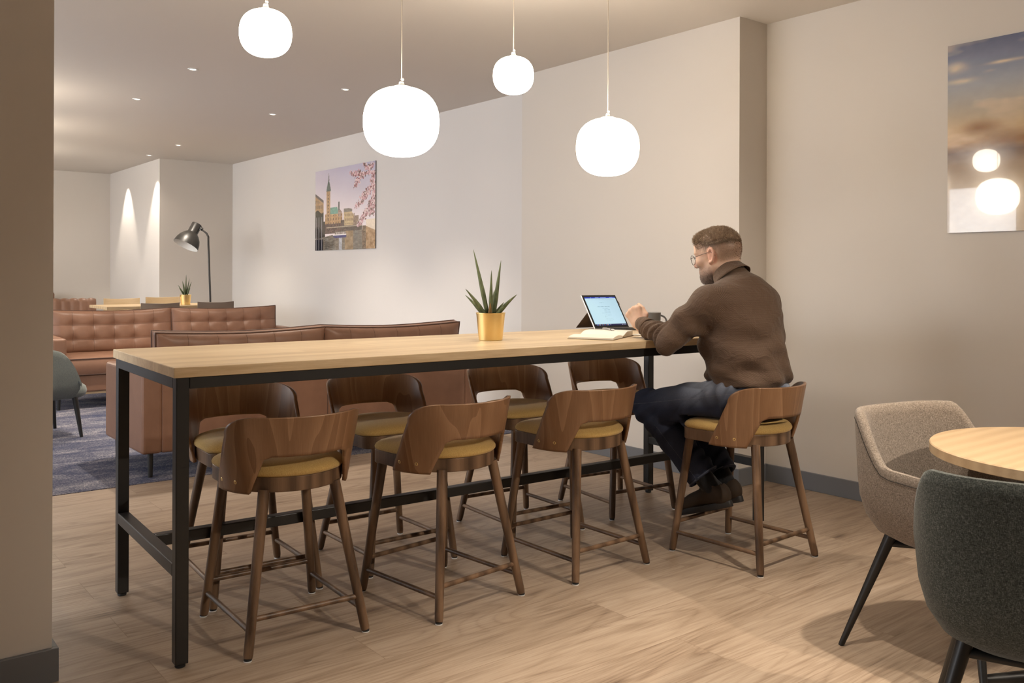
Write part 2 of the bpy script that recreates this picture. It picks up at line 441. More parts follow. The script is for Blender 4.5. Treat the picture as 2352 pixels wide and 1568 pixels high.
# ------------------------------------------------------------------ pendant lamps and ceiling downlights
def pendant(loc, D, label):
    t = thing('pendant_lamp', label, 'lamp', loc, 0, 'opal glass pendant lamps over the high table')
    R = D/2; H = R*.915; pr = []
    for i in range(25):
        a = -PI/2 + PI*i/24; c, s = abs(math.cos(a))**(2/2.45), math.copysign(abs(math.sin(a))**(2/2.35), a)
        pr.append((max(R*c, .0005), H*s))
    MB().lathe(pr, 48).build('glass_globe', M['globe'], t, smooth=180)
    MB().lathe([(R*.20,H-.004),(R*.20,H+.004),(.012,H+.008),(.009,H+.022)], 24).build('globe_cap', M['white'], t, smooth=40)
    top = CEIL - loc[2]
    MB().tube([(0,0,H+.02),(.0012,0,H+.2),(0,0,top-.02)], .0018, 8).build('cable', M['cable'], t, smooth=180)
    MB().lathe([(.001,-.006),(.006,-.004),(.0065,0),(.005,.005),(.001,.007)], 14, (.004,0,H+.032)).build('cord_grip', M['white'], t, smooth=180)
    MB().lathe([(.045,top-.022),(.05,top-.018),(.05,top)], 24).build('ceiling_rose', M['white'], t, smooth=40)
    return t
M['cable'] = plain('cream_textile_cable', (.70,.62,.52), .7)
pendant((1.855,3.06,1.820), .300, 'largest-looking globe pendant, left of centre, hanging low over the middle of the high table')
pendant((2.995,3.064,1.824), .300, 'large low globe pendant above the tablet, to the right over the table')
pendant((1.41,3.34,2.155), .200, 'small globe pendant high at upper left, its top near the picture\'s upper edge')
pendant((2.72,3.44,2.190), .200, 'small globe pendant hanging high between the two large ones')
M['lens'] = emis('downlight_lens', (1.,.90,.76), 5.)
for x, y, z in ((1.1,8.2,2.15),(1.45,10.1,2.15),(1.7,12.0,2.15),(.9,13.4,2.1),(.1,9.2,2.1),(.3,11.2,2.1)): pendant((x,y,z), .34, 'added unseen globe pendant behind the left pillar, brightening the lounge ceiling')  # extra lamps added out of sight to lift the far ceiling and back wall
def downlight(x, y, label):
    t = thing('ceiling_downlight', label, 'ceiling light', (x,y,CEIL), 0, 'recessed downlights in the lounge ceiling')
    MB().lathe([(.022,-.001),(.024,-.005),(.035,-.004),(.037,0)], 28, cap0=False, cap1=False).build('trim_ring', M['white'], t, smooth=40)
    MB().lathe([(.015,-.0025),(.0215,-.0015),(.022,-.001)], 24, cap1=False).build('lamp_lens', M['lens'], t, smooth=40)
for x, y, lb in ((2.23,6.60,'recessed downlight nearest the left pillar, below left of the high small pendant'),
                 (2.24,8.04,'recessed downlight second along the left row of the lounge ceiling'),
                 (3.45,8.00,'recessed downlight left of the big globe pendant, over the near sofa'),
                 (3.44,6.54,'recessed downlight just above left of the big globe pendant'),
                 (3.43,10.64,'small far downlight above the black floor lamp'),
                 (3.44,11.80,'farthest recessed downlight by the corner of the recess wall')): downlight(x, y, lb)
for x, y in ((.9,1.2),(1.9,1.15),(2.85,1.2),(1.1,-1.6),(2.7,-1.3)): downlight(x, y, 'unseen recessed downlight on the camera side of the table, rear pair added as fill')  # rear pair is added fill; the front row follows the floor shadows

# ------------------------------------------------------------------ leather sofas
def leather():
    m = NT('tan_brown_leather', (.25,.115,.06), .42, spec=.45); v = m.coord()
    n = m.noise(v, 3.5, 4, .6); f = m.noise(v, 160, 3, .6)
    m.col(m.ramp(n, [(.25, (.170,.084,.050)), (.75, (.255,.134,.084))]))
    m.bump(m.math('ADD', m.math('MULTIPLY', f, .5), n), .14, .004); return m.m
M['leather'] = leather()
M['seam_mid'] = plain('mid_leather_seam', (.11,.050,.028), .6)
M['seam'] = plain('dark_leather_seam', (.075,.034,.020), .5)
def rbox(x0,x1,y0,y1,z0,z1): return MB().box(x0,x1,y0,y1,z0,z1)
def tufted(name, w, h, t, parent, loc, tilt, nx=6, nz=3):
    """back cushion: pillowy both sides, stitched in a grid, corners dog-eared; piping child"""
    NX, NZ = 72, 36; V = []; F = []
    def edge(u): return 1 - (abs(2*u-1))**6
    def pt(u, v, side):
        px = (u-.5)*w; hz = h*(1 - .050*(1-abs(2*u-1)**1.6))
        px *= 1 - .015*math.sin(PI*v); z = v*hz
        d = t*.36 + t*.14*(edge(u)*edge(v))
        cu, cv = abs(math.sin(PI*nx*u)), abs(math.sin(PI*nz*v))
        d += .010*(min(cu, 1.)**.5)*(min(cv, 1.)**.5)*edge(u)*edge(v) - .006
        fu, fv = nx*u, nz*v; iu, iv = round(fu), round(fv)
        if 0 < iu < nx and 0 < iv < nz: d -= .020*math.exp(-(((fu-iu)/.20)**2 + ((fv-iv)/.26)**2))
        rim = min(1., 14*min(u, 1-u, v, 1-v)); d *= .62 + .38*math.sqrt(max(0., rim))
        return (px, side*d, z)
    for side in (-1, 1):
        b = len(V)
        for k in range(NZ+1):
            for i in range(NX+1): V.append(pt(i/NX, k/NZ, side))
        for k in range(NZ):
            for i in range(NX):
                q = (b+k*(NX+1)+i, b+k*(NX+1)+i+1, b+(k+1)*(NX+1)+i+1, b+(k+1)*(NX+1)+i); F.append(q if side < 0 else q[::-1])
    n = (NX+1)*(NZ+1)
    per = [i for i in range(NX+1)] + [k*(NX+1)+NX for k in range(1, NZ+1)] + [NZ*(NX+1)+i for i in range(NX-1, -1, -1)] + [k*(NX+1) for k in range(NZ-1, 0, -1)]
    for a, b in zip(per, per[1:]+per[:1]): F.append((b, a, a+n, b+n))
    mb = MB(); mb.add(V, F); c = mb.build(name, M['leather'], parent, smooth=70)
    c.location = loc; c.rotation_euler = (tilt, 0, 0)
    pp = MB()
    for off in (0, n): pp.tube([Vector(V[i+off]) for i in per] + [Vector(V[per[0]+off])], .0052, 6)
    pp.build('piping', M['seam'], c, smooth=180)
    st = MB()
    for side in (-1, 1):
        for i in range(1, nx): st.tube([Vector(pt(i/nx, k/30, side)) for k in range(31)], .0017, 4)
        for j in range(1, nz): st.tube([Vector(pt(k/60, j/nz, side)) for k in range(61)], .0017, 4)
    st.build('stitching', M['seam_mid'], c, smooth=180)
    return c
def cushion(name, w, d, h, parent, loc):
    ol = []; r = .05
    mb = MB(); rings = []
    for z, g in ((0,-.012),(.010,0),(.5*h,.008),(h-.014,0),(h,-.014),(h+.012,-.09),(h+.018,-.22)):
        rings.append([(sx*(w/2+g) if True else 0, sy*(d/2+g), z) for sx, sy in ((-1,-1),(0,-1),(1,-1),(1,0),(1,1),(0,1),(-1,1),(-1,0))])
    c = mb.loft(rings).build(name, M['leather'], parent, smooth=50, bevel=.004); c.location = loc
    pp = MB()
    for z in (.006, h-.004): pp.tube([(-w/2,-d/2,z),(w/2,-d/2,z),(w/2,d/2,z),(-w/2,d/2,z),(-w/2,-d/2,z)], .005, 6)
    pp.build('piping', M['seam'], c, smooth=180); return c
def sofa(label, loc, rz):
    W, D = 2.43, .82
    t = thing('leather_sofa', label, 'sofa', loc, rz, 'brown leather lounge sofas')
    rbox(-W/2+.11, W/2-.11, -D/2+.02, D/2-.12, .150, .30).build('base_frame', M['leather'], t, bevel=.012)
    rbox(-W/2+.13, W/2-.13, -D/2+.06, D/2-.14, .125, .152).build('plinth_rail', M['pale'], t)
    for s in (-1, 1):
        x0, x1 = (s*W/2, s*(W/2-.118)) if s < 0 else (W/2-.118, W/2)
        mb = MB(); prof = [(-D/2,.145),(D/2,.145),(D/2,.640),(D/2-.15,.640),(-D/2,.632)]
        mb.add([(x0,y,z) for y,z in prof] + [(x1,y,z) for y,z in prof], [(4,3,2,1,0),(5,6,7,8,9)] + [(i,(i+1)%5,(i+1)%5+5,i+5) for i in range(5)])
        mb.build('armrest', M['leather'], t, bevel=.020, seg=3)
    bp = rbox(-W/2+.110, W/2-.110, D/2-.125, D/2, .145, .640).build('back_panel', M['leather'], t, bevel=.018, seg=3)
    MB().tube([(.024,D/2+.001,.15),(.024,D/2+.001,.635)], .003, 6).build('seam', M['seam'], bp)
    cw = (W-.215)/2
    for s in (-1, 1):
        cushion('seat_cushion', cw-.012, .66, .150, t, (s*cw/2, -D/2+.33, .300))
        tufted('back_cushion', cw+.012, .430, .185, t, (s*cw/2, D/2-.245+.06, .432), -.12)
    for sx in (-1, 1):
        for sy in (-1, 1): MB().tube([(sx*(W/2-.065), sy*(D/2-.06), 0),(sx*(W/2-.065), sy*(D/2-.06), .15)], [.014,.017], 16).build('leg', M['black'], t, smooth=50)
    return t
sofa('brown leather sofa facing us, tufted back cushions, behind the near sofa', (2.915, 9.02, .004), 0)
sofa('brown leather sofa seen from behind, its back directly behind the far-side bar stools', (2.772, 5.872, .004), PI)

# ------------------------------------------------------------------ tub chairs
def tub_path(a, b, c, n=40):
    """half path lengths: back half-ellipse (a wide, b deep) then straight fronts of length c; returns (x,y,u) with u in -1..1"""
    P = []
    for i in range(n+1):
        t = -PI/2 + PI*i/n; ex = 2/3.3
        P.append((math.copysign(a*abs(math.sin(t))**ex, t), -b*abs(math.cos(t))**ex))
    m = 9
    P = [(-a*(1-.05*(k/m)), c*k/m) for k in range(m, 0, -1)] + P + [(a*(1-.05*(k/m)), c*k/m) for k in range(1, m+1)]
    L = [0.]
    for p, q in zip(P, P[1:]): L.append(L[-1] + math.hypot(q[0]-p[0], q[1]-p[1]))
    return [(p[0], p[1], 2*l/L[-1]-1) for p, l in zip(P, L)]
def sm(a, b, x):
    k = min(1., max(0., (x-a)/(b-a))); return k*k*(3-2*k)
def tub_shell(parent, mat, a, b, c, prof, ztop, lean=.0, name='shell'):
    rings = []
    for x, y, u in tub_path(a, b, c):
        zt = ztop(abs(u)); ring = []
        for s, z, rel in prof:
            zz = zt + z if rel else z
            k = s*(1 + lean*max(0., zz-.45))
            ring.append((x*k, y*k + (.03*(s-1) if y > 0 else 0), zz))
        rings.append(ring)
    return MB().loft(rings, True, True).build(name, mat, parent, smooth=60)
def tweed(name, c1, c2, c3):
    m = NT(name, c1, .95, spec=.15)
    v1 = m.coord((1,1,.30)); v2 = m.coord((.3,.3,1.)); v3 = m.coord()
    f = m.math('ADD', m.math('MULTIPLY', m.noise(v1, 560, 2, .7), .45), m.math('MULTIPLY', m.noise(v2, 560, 2, .7), .45))
    f = m.math('ADD', f, m.math('MULTIPLY', m.noise(v3, 90, 2, .6), .09))
    m.col(m.ramp(f, [(.36, c1), (.50, c2), (.64, c3)])); m.bump(f, .5, .002); m.b.inputs['Sheen Weight'].default_value = .15; return m.m
M['taupe'] = tweed('taupe_tweed', (.095,.074,.057), (.215,.174,.138), (.35,.295,.245))
M['green'] = tweed('grey_green_tweed', (.020,.024,.021), (.060,.066,.058), (.150,.155,.138))
M['teal'] = fabric('grey_teal_wool', (.105,.120,.115), (.19,.21,.195), 300)
def dining_tub(label, loc, rz, mat, dark):
    t = thing('tub_chair', label, 'chair', loc, rz, None)
    prof = [(.30,.352,0),(.62,.362,0),(.82,.392,0),(.93,.440,0),(.985,.50,0),(1.0,.56,0),(1.012,-.030,1),(1.008,-.012,1),(.992,-.001,1),(.952,0,1),(.915,-.010,1),(.900,-.034,1),(.872,.53,0),(.83,.46,0),(.62,.445,0),(.30,.44,0)]
    zt = lambda u: .780 - .165*sm(.36,.60,u) - .012*sm(.6,.95,u) - .03*sm(.93,1.,u)
    sh = tub_shell(t, mat, .275, .275, .20, prof, zt, .10)
    if mat is M['taupe']:
     mb = MB(); pth = [(x, y, u) for x, y, u in tub_path(.275,.275,.20)]
     mb.tube([(x*1.013*(1+.1*max(0,zt(abs(u))-.03-.45))*1.001, y*1.013*(1+.1*max(0,zt(abs(u))-.03-.45))*1.0, zt(abs(u))-.030) for x, y, u in pth], .0011, 6)
     mb.build('rim_seam', dark, sh)
    ol = seat_outline(.222, .20, 40, .06)
    MB().loft([[(x*s, y*s-.005, z) for x,y in ol] for s, z in ((.9,.44),(.99,.452),(1.0,.475),(.97,.492),(.85,.502),(.5,.507),(.1,.508))]).build('seat_pad', mat, t, smooth=60)
    f = MB()
    for s in (-1, 1): f.tube([(s*.03,s*.03*0,.352),(s*.17,-.15,.350)], .010, 10).tube([(s*.03,0,.352),(s*.17,.15,.350)], .010, 10)
    f.tube([(-.17,-.15,.352),(.17,-.15,.352)], .010, 10).tube([(-.17,.15,.352),(.17,.15,.352)], .010, 10).build('under_frame', M['black'], t, smooth=50)
    for sx in (-1, 1):
        for sy in (-1, 1): MB().tube([(sx*.268, sy*.255, 0),(sx*.265, sy*.252, .01),(sx*.165, sy*.145, .375)], [.0085,.0095,.0185], 16).build('leg', M['black'], t, smooth=50)
    return t
M['seam_dark'] = plain('dark_thread', (.03,.026,.022), .9)
ch1 = dining_tub('taupe tweed tub chair on the wall side of the small round table', (2.911,1.352,0), math.radians(170.), M['taupe'], M['seam_dark'])
ch2 = dining_tub('dark grey-green tweed tub chair with its back to us, in front of the round table', (2.305,.878,0), math.radians(-68.), M['green'], M['seam_dark'])
rt = thing('round_table', 'small round light-wood table at the right edge between two tub chairs', 'table', (3.0,1.03,0))
MB().lathe([(.05,.668),(.424,.668),(.430,.671),(.430,.697),(.427,.700),(.05,.700)], 96).build('tabletop', M['oak_round'], rt, smooth=40)
MB().lathe([(.030,.03),(.032,.04),(.032,.668)], 24).build('column', M['black'], rt, smooth=40)
for an_ in (20, 140, 260):
    c_, s_ = math.cos(math.radians(an_)), math.sin(math.radians(an_))
    MB().tube([(c_*.02,s_*.02,.05),(c_*.18,s_*.18,.028),(c_*.31,s_*.31,.016)], [.020,.018,.014], 12).build('foot', M['black'], rt, smooth=50)
MB().lathe([(.12,.655),(.12,.668)], 24).build('mounting_plate', M['black'], rt, smooth=40)
# teal armchair half hidden by the pillar
ac = thing('armchair', 'grey-teal upholstered armchair with dark legs, half hidden behind the left pillar', 'armchair', (1.345,7.40,.004), math.radians(-82))
prof = [(.35,.275,0),(.7,.285,0),(.9,.31,0),(.98,.36,0),(1.0,.40,0),(1.02,-.05,1),(1.02,-.015,1),(.97,0,1),(.90,-.01,1),(.86,-.05,1),(.84,.40,0),(.8,.36,0),(.35,.35,0)]
tub_shell(ac, M['teal'], .31, .31, .22, prof, lambda u: .80 - .15*sm(.25,.80,u) - .24*max(0., (u-.74)/.26)**2.3, .12)
ol = seat_outline(.255,.30,40,.13)
MB().loft([[(x*s, y*s+.01, z) for x,y in ol] for s, z in ((.9,.285),(.99,.30),(1.02,.335),(1.0,.365),(.9,.392),(.6,.41),(.15,.415))]).build('seat_cushion', M['teal'], ac, smooth=60)
for sx in (-1, 1):
    for sy in (-1, 1): MB().tube([(sx*.265, sy*.235, 0),(sx*.225, sy*.20, .30)], [.012,.021], 14).build('leg', M['black'], ac, smooth=50)

# ------------------------------------------------------------------ far dining corner
ft = thing('dining_table', 'pale wood table behind the far sofa with the small brass pot on it', 'table', (3.10,10.32,.004))
MB().box(-.62,.68,-.36,.36,.826,.856).build('tabletop', M['pale'], ft, bevel=.003)
for sx in (-1,1):
    MB().box(sx*.22-.03,sx*.22+.03,-.04,.04,.02,.826).build('leg', M['pale'], ft, bevel=.003)
MB().box(-.34,.34,-.05,.05,0,.02).build('foot_bar', M['pale'], ft, bevel=.003)
M['greige'] = wood('grey_brown_stained_wood', (.19,.145,.112), (.25,.195,.155), 'x', 1, .5)
def wchair(label, loc, rz, mat, top):
    t = thing('dining_chair', label, 'chair', loc, rz, 'dining chairs around the pale table')
    rings = []
    for z in (top-.22, top-.16, top-.01, top):
        ring = []
        for i in range(15):
            x = -.2+.4*i/14; ring.append((x, -.20-.03*math.cos(x*PI/.4)-.02*(z-top+.22), z + (.010*abs(x/.2)**2 if z > top-.05 else 0)))
        for i in range(14,-1,-1):
            x = -.2+.4*i/14; ring.append((x, -.185-.03*math.cos(x*PI/.4)-.02*(z-top+.22), z + (.010*abs(x/.2)**2 if z > top-.05 else 0)))
        rings.append(ring)
    MB().loft(rings).build('backrest', mat, t, smooth=40)
    MB().box(-.2,.2,-.2,.2,.56,.59).build('seat', mat, t, bevel=.01)
    for sx in (-1,1):
        for sy in (-1,1):
            MB().tube([(sx*.19,sy*.19,0),(sx*.175,sy*.175,.57)] + ([(sx*.17,-.20,top-.1)] if sy < 0 else []), .015, 12).build('leg', mat, t, smooth=50)
    return t
wchair('grey-brown chair back nearer us, left of the brass pot, behind the sofa', (2.975,9.99,.004), 0, M['greige'], .886)
wchair('grey-brown chair back to the right of the small brass pot, below the floor lamp', (3.57,9.99,.004), 0, M['greige'], .890)
wchair('pale wood chair back farthest left, against the white recess wall', (2.93,10.90,.004), PI, M['pale'], .905)
wchair('pale wood chair back just left of the small brass pot plant', (3.40,10.90,.004), PI, M['pale'], .915)
# banquette and chair in the far left corner
bq = thing('banquette', 'channel-tufted tan leather banquette in the far left corner', 'bench', (2.2,13.0,.004))
V = []; 
mb = MB(); nX = 180; rows = [(.40,-.06),(.60,-.065),(.82,-.05),(.862,-.02),(.872,.03),(.862,.08),(.80,.10),(.40,.10)]
rings = []
for i in range(nX+1):
    x = -.95 + 1.85*i/nX; k = abs(math.sin(PI*i/nX*17)); e = .35 + .65*min(1., 12*min(i/nX, 1-i/nX)+.2)
    rings.append([(x, y*(.75+.25*k)*e + (0), .40+(z-.40)*(.975+.025*k)) for z, y in rows])
mb.loft(rings).build('channel_back', M['leather'], bq, smooth=60)
MB().box(-.95,.90,-.50,.10,.22,.42).build('seat', M['leather'], bq, bevel=.03, seg=3)
MB().box(-.92,.87,-.45,.08,0,.22).build('base', M['black'], bq)
lc = thing('lounge_chair', 'small brown leather chair back rising behind the channel-tufted banquette', 'chair', (2.49,14.0,.004))
MB().box(-.33,.33,.12,.25,.35,.930).build('backrest', M['leather'], lc, bevel=.03, seg=3)
MB().box(-.33,.33,-.3,.14,.28,.45).build('seat', M['leather'], lc, bevel=.03, seg=3)
for sx in (-1,1):
    for sy in (-1,1): MB().tube([(sx*.28,sy*.2-.02,0),(sx*.28,sy*.2-.02,.3)], .018, 12).build('leg', M['black'], lc, smooth=50)
# floor lamp
M['lampgrey'] = plain('dark_grey_lacquer', (.022,.020,.018), .42)
M['lampwhite'] = plain('white_enamel_inside', (.75,.75,.74), .5)
fl = thing('floor_lamp', 'tall dark grey floor lamp with a wide tilted metal shade', 'lamp', (3.940,11.0,.004))
rv = Vector((math.cos(YAW), -math.sin(YAW), 0)); uv_ = Vector((0,0,1)); cv = Vector((-math.sin(YAW), -math.cos(YAW), 0))
MB().lathe([(.16,0),(.16,.022),(.05,.030),(.015,.034)], 40).build('base', M['lampgrey'], fl, smooth=40)
k = 11/10.24
neck = [Vector((0,0,.03)), Vector((0,0,.9)), Vector((0,0,1.56)) + rv*-.025]
a0 = rv*-.026 + uv_*1.60
neck += [a0 + uv_*.06, a0 + rv*-.025 + uv_*.105, a0 + rv*-.085 + uv_*.150]
MB().tube(neck, [.013,.012,.012,.012,.011,.010], 14).build('pole', M['lampgrey'], fl, smooth=60)
ax = (rv*-.16 + uv_*-.42 + cv*.17).normalized()          # shade opening direction
top_c = a0 + rv*-.155 + uv_*.185
q = Vector((0,0,-1)).rotation_difference(ax).to_matrix().to_4x4(); q.translation = top_c
sh = MB().lathe([(.058,.035),(.062,.030),(.062,-.085),(.066,-.092),(.092,-.115),(.125,-.160),(.143,-.205),(.152,-.250),(.155,-.270)], 48, cap0=True, cap1=False).xf(q).build('lamp_shade', M['lampgrey'], fl, smooth=40)
MB().lathe([(.05,-.092),(.088,-.117),(.121,-.162),(.139,-.207),(.148,-.251),(.153,-.2702)], 48, cap0=True, cap1=False).xf(q).build('shade_lining', M['lampwhite'], sh, smooth=60)
MB().lathe([(.012,-.10),(.020,-.12),(.036,-.17),(.030,-.20),(.002,-.212)], 24).xf(q).build('bulb', M['white'], sh, smooth=60)
MB().tube([top_c + rv*.055 + uv_*-.02, a0 + rv*-.075 + uv_*.150], .020, 12).build('shade_bracket', M['lampgrey'], fl, smooth=50)
MB().tube([a0 + rv*-.090 + uv_*.150 + cv*.0, a0 + rv*-.090 + uv_*.150 + cv*.035], .012, 12).build('knob', M['black'], fl, smooth=50)
# ------------------------------------------------------------------ plants
def leafmat():
    m = NT('succulent_leaf', (.08,.12,.05), .5, spec=.35)
    n = m.noise(m.coord((1,1,.35)), 60, 3, .6); z = m.noise(m.coord(), 9, 2)
    m.col(m.mix(m.ramp(n, [(.3, (.034,.052,.024)), (.7, (.140,.170,.080))]), (.20,.21,.09), m.math('MULTIPLY', z, .25))); return m.m
M['leaf'] = leafmat()
M['soil'] = plain('dark_soil', (.03,.02,.013), .95)
M['brownleaf'] = plain('dry_brown_leaf', (.23,.13,.04), .7)
def spike(tip, base, r, n=9):
    base, tip = Vector(base), Vector(tip); pts = []; rad = []
    for i in range(n+1):
        k = i/n; p = base.lerp(tip, k); p.z += .06*(base-tip).to_2d().length*math.sin(PI*k)
        pts.append(p); rad.append(max(.0006, r*(.72+.6*k-1.32*k*k) if k < .3 else r*(.86)*(1-((k-.25)/.75))**.8 + .0006))
    return MB().tube(pts, rad, 10)
def pot_plant(label, loc, scale, leaves, group):
    t = thing('potted_succulent', label, 'plant', loc, 0, group); t.scale = (scale,)*3
    p = MB().lathe([(.050,0),(.052,.002),(.0635,.117),(.0655,.119),(.0655,.121),(.063,.121),(.061,.116),(.058,.10)], 48, cap1=False).build('pot', M['brass'], t, smooth=35)
    MB().lathe([(.0585,.102),(.04,.107),(.001,.109)], 24).build('soil', M['soil'], t, smooth=60)
    rv = Vector((math.cos(YAW), -math.sin(YAW), 0)); dv = Vector((math.sin(YAW), math.cos(YAW), 0))
    for (bx, bd, tx, tz, td, r, mt) in leaves:
        spike(rv*tx + dv*td + Vector((0,0,tz)), rv*bx + dv*bd + Vector((0,0,.104)), r).build('leaf', M[mt], t, smooth=180)
    return t
LV = [(-.012,0,-.078,.398,.02,.0125,'leaf'),(.012,.01,.044,.350,.03,.0125,'leaf'),(0,-.01,.003,.306,-.02,.0110,'leaf'),(-.020,-.01,-.109,.225,-.04,.0120,'leaf'),
      (-.028,.01,-.114,.197,.03,.0100,'leaf'),(.022,-.005,.115,.201,-.02,.0120,'leaf'),(.014,.02,.058,.165,.05,.0080,'leaf'),(-.003,-.02,-.001,.165,-.035,.0100,'brownleaf'),(.006,.015,.014,.22,.05,.010,'leaf')]
pot_plant('spiky succulent in a shiny brass pot on the high table', (2.367,3.148,TH), 1.0, LV, 'brass pots with succulents')
LV2 = [(-.01,0,-.09,.235,0,.010,'leaf'),(-.01,0,-.045,.285,.02,.011,'leaf'),(0,0,.008,.355,0,.012,'leaf'),(.004,.01,.038,.31,.02,.010,'leaf'),(.012,0,.07,.275,0,.011,'leaf'),(.015,0,.066,.20,-.03,.009,'leaf'),(0,-.02,-.012,.27,-.03,.010,'leaf'),(-.015,0,-.06,.20,-.04,.010,'leaf')]
pot_plant('far small spiky succulent in a brass pot in front of the recess wall', (3.350,10.13,.860), .95, LV2, 'brass pots with succulents')

# ------------------------------------------------------------------ mug, tablet, notebook, pen, papers
M['mug'] = plain('dark_grey_stoneware', (.085,.085,.088), .38)
mug = thing('mug', 'dark grey mug on the table behind the man\'s raised hand', 'mug', (3.475,3.213,TH))
MB().lathe([(.034,0),(.037,.003),(.0395,.09),(.0405,.093),(.0385,.093),(.0370,.088),(.035,.008),(.001,.006)], 40, cap1=False).build('body', M['mug'], mug, smooth=40)
MB().lathe([(.0385,.0925),(.0405,.0925),(.0405,.0936),(.0385,.0936)], 40, cap0=False, cap1=False).build('rim', M['lampwhite'], mug, smooth=40)
hd = []
for i in range(15):
    t = PI*(i/14) - PI/2; p = rv*(.035 + .034*math.cos(t)) + Vector((0,0,.047+.030*math.sin(t))); hd.append(p)
MB().tube(hd, .0048, 10).build('handle', M['mug'], mug, smooth=60)

def grid_mesh(name, P0, eu, ev, nu, nv, fn, mat, parent=None, w=1., h=1.):
    """flat panel subdivided so a printed picture can be laid on it as colours per corner"""
    us = np.linspace(0,1,nu+1); vs = np.linspace(0,1,nv+1); U, Vv = np.meshgrid(us, vs)
    P = np.array(P0)[None,None] + U[...,None]*np.array(eu)*1. + Vv[...,None]*np.array(ev)*1.
    idx = np.arange((nu+1)*(nv+1)).reshape(nv+1, nu+1)
    F = np.stack([idx[:-1,:-1], idx[:-1,1:], idx[1:,1:], idx[1:,:-1]], -1).reshape(-1,4)
    me = bpy.data.meshes.new(name); me.from_pydata(P.reshape(-1,3).tolist(), [], F.tolist()); me.update()
    c = fn(U.reshape(-1), Vv.reshape(-1)); c = np.clip(c, 0, 1)
    lin = np.where(c <= .04045, c/12.92, ((c+.055)/1.055)**2.4)
    at = me.color_attributes.new('print', 'FLOAT_COLOR', 'POINT')
    at.data.foreach_set('color', np.concatenate([lin, np.ones((len(lin),1))], 1).astype(np.float32).reshape(-1))
    me.materials.append(mat); o = bpy.data.objects.new(name, me); COL.objects.link(o)
    if parent is not None: o.parent = parent
    return o
def print_mat(name, rough, spec=.5, emit=0., coat=0.):
    m = NT(name, (1,1,1), rough, spec=spec); a = m.n('VertexColor'); a.layer_name = 'print'; m.col(a.outputs['Color'])
    if emit:
        m.l(a.outputs['Color'], m.b.inputs['Emission Color']); m.b.inputs['Emission Strength'].default_value = emit; m.b.inputs['Base Color'].default_value = (0,0,0,1)
        for lk in list(m.b.inputs['Base Color'].links): m.t.links.remove(lk)
    m.b.inputs['Coat Weight'].default_value = coat; m.b.inputs['Coat Roughness'].default_value = .02; return m.m
M['acrylic'] = print_mat('glossy_photo_print', .12, .5, 0, 1.)
M['screen'] = print_mat('lit_screen', .15, .4, .66)

BL = Vector((3.255,3.4205,.936)); BR = Vector((3.493,3.4010,.936)); e1 = (BR-BL).normalized(); W_ = (BR-BL).length
tilt = math.radians(34.8); back = Vector((-e1.y, e1.x, 0)); e2 = (Vector((0,0,1))*math.cos(tilt) + back*math.sin(tilt)).normalized(); nf = e1.cross(e2).normalized(); Hh = .211
tb = thing('tablet_computer', 'tablet with lit screen propped on its kickstand in front of the man', 'tablet', (BL.x, BL.y, TH))
o0 = Vector((BL.x, BL.y, TH))
def slab(P, e1, e2, n, w, h, t):
    q = [P, P+e1*w, P+e1*w+e2*h, P+e2*h]; mb = MB(); mb.add([p for p in q] + [p - n*t for p in q], [(0,1,2,3),(7,6,5,4),(0,4,5,1),(1,5,6,2),(2,6,7,3),(3,7,4,0)]); return mb
P = BL - o0
nf = nf if nf.y < 0 else -nf
M['bezel'] = plain('black_glass_bezel', (.012,.012,.014), .15)
M['alu'] = plain('silver_aluminium', (.72,.70,.68), .35, .9)
slab(P, e1, e2, nf, W_, Hh, .008).build('body', M['alu'], tb, bevel=.002)
slab(P + nf*.0006 + e1*.003 + e2*.002, e1, e2, nf, W_-.006, Hh-.005, .0008).build('bezel', M['bezel'], tb)
def screen_fn(u, v):
    c = np.tile(np.array([.80,.93,.985]), (len(u),1)); c += (.03*np.sin(3*u+2*v))[:,None]
    top = v > .955; c[top] = (.16,.27,.74)
    for a0, a1 in ((.19,.21),(.34,.46),(.50,.70),(.80,.90),(.92,.95)):
        k = (v > .968) & (v < .986) & (u > a0) & (u < a1); c[k] = (.62,.70,.95)
    k = (v < .055); c[k] = (.13,.14,.30)
    for i in range(16):
        a0 = .06+.028*i; k = (v < .043) & (v > .014) & (u > a0) & (u < a0+.016) & (i % 5 != 4); c[k] = ((.75,.75,.85),(.3,.55,.9),(.85,.6,.4))[i % 3]
    for a0 in (.86,.90,.94): k = (v < .04) & (v > .018) & (u > a0) & (u < a0+.02); c[k] = (.8,.8,.9)
    for vv, a0, a1, d in ((.905,.08,.95,.06),(.80,.40,.56,.28),(.655,.30,.70,.34),(.60,.44,.62,.42),(.545,.48,.66,.15),(.52,.48,.56,.12),(.49,.46,.67,.14),(.46,.46,.64,.12),(.435,.36,.66,.10),(.38,.46,.66,.13),(.34,.42,.64,.12),(.30,.40,.50,.26),(.24,.42,.66,.12),(.20,.40,.66,.10),(.16,.42,.60,.12)):
        dash = ((np.sin(u*160+vv*90) > -.35))
        k = (np.abs(v-vv) < .007) & (u > a0) & (u < a1) & dash; c[k] -= d
    return c
grid_mesh('screen', P + nf*.0022 + e1*.013 + e2*.014, e1*(W_-.026), e2*(Hh-.030), 110, 100, screen_fn, M['screen'], tb)
ks = MB(); k0 = P + e2*Hh*.50 - nf*.0085 + e1*.003; k1 = Vector((0,0,.002)) + (Vector((3.172,3.490,0)) - Vector((o0.x,o0.y,0)));
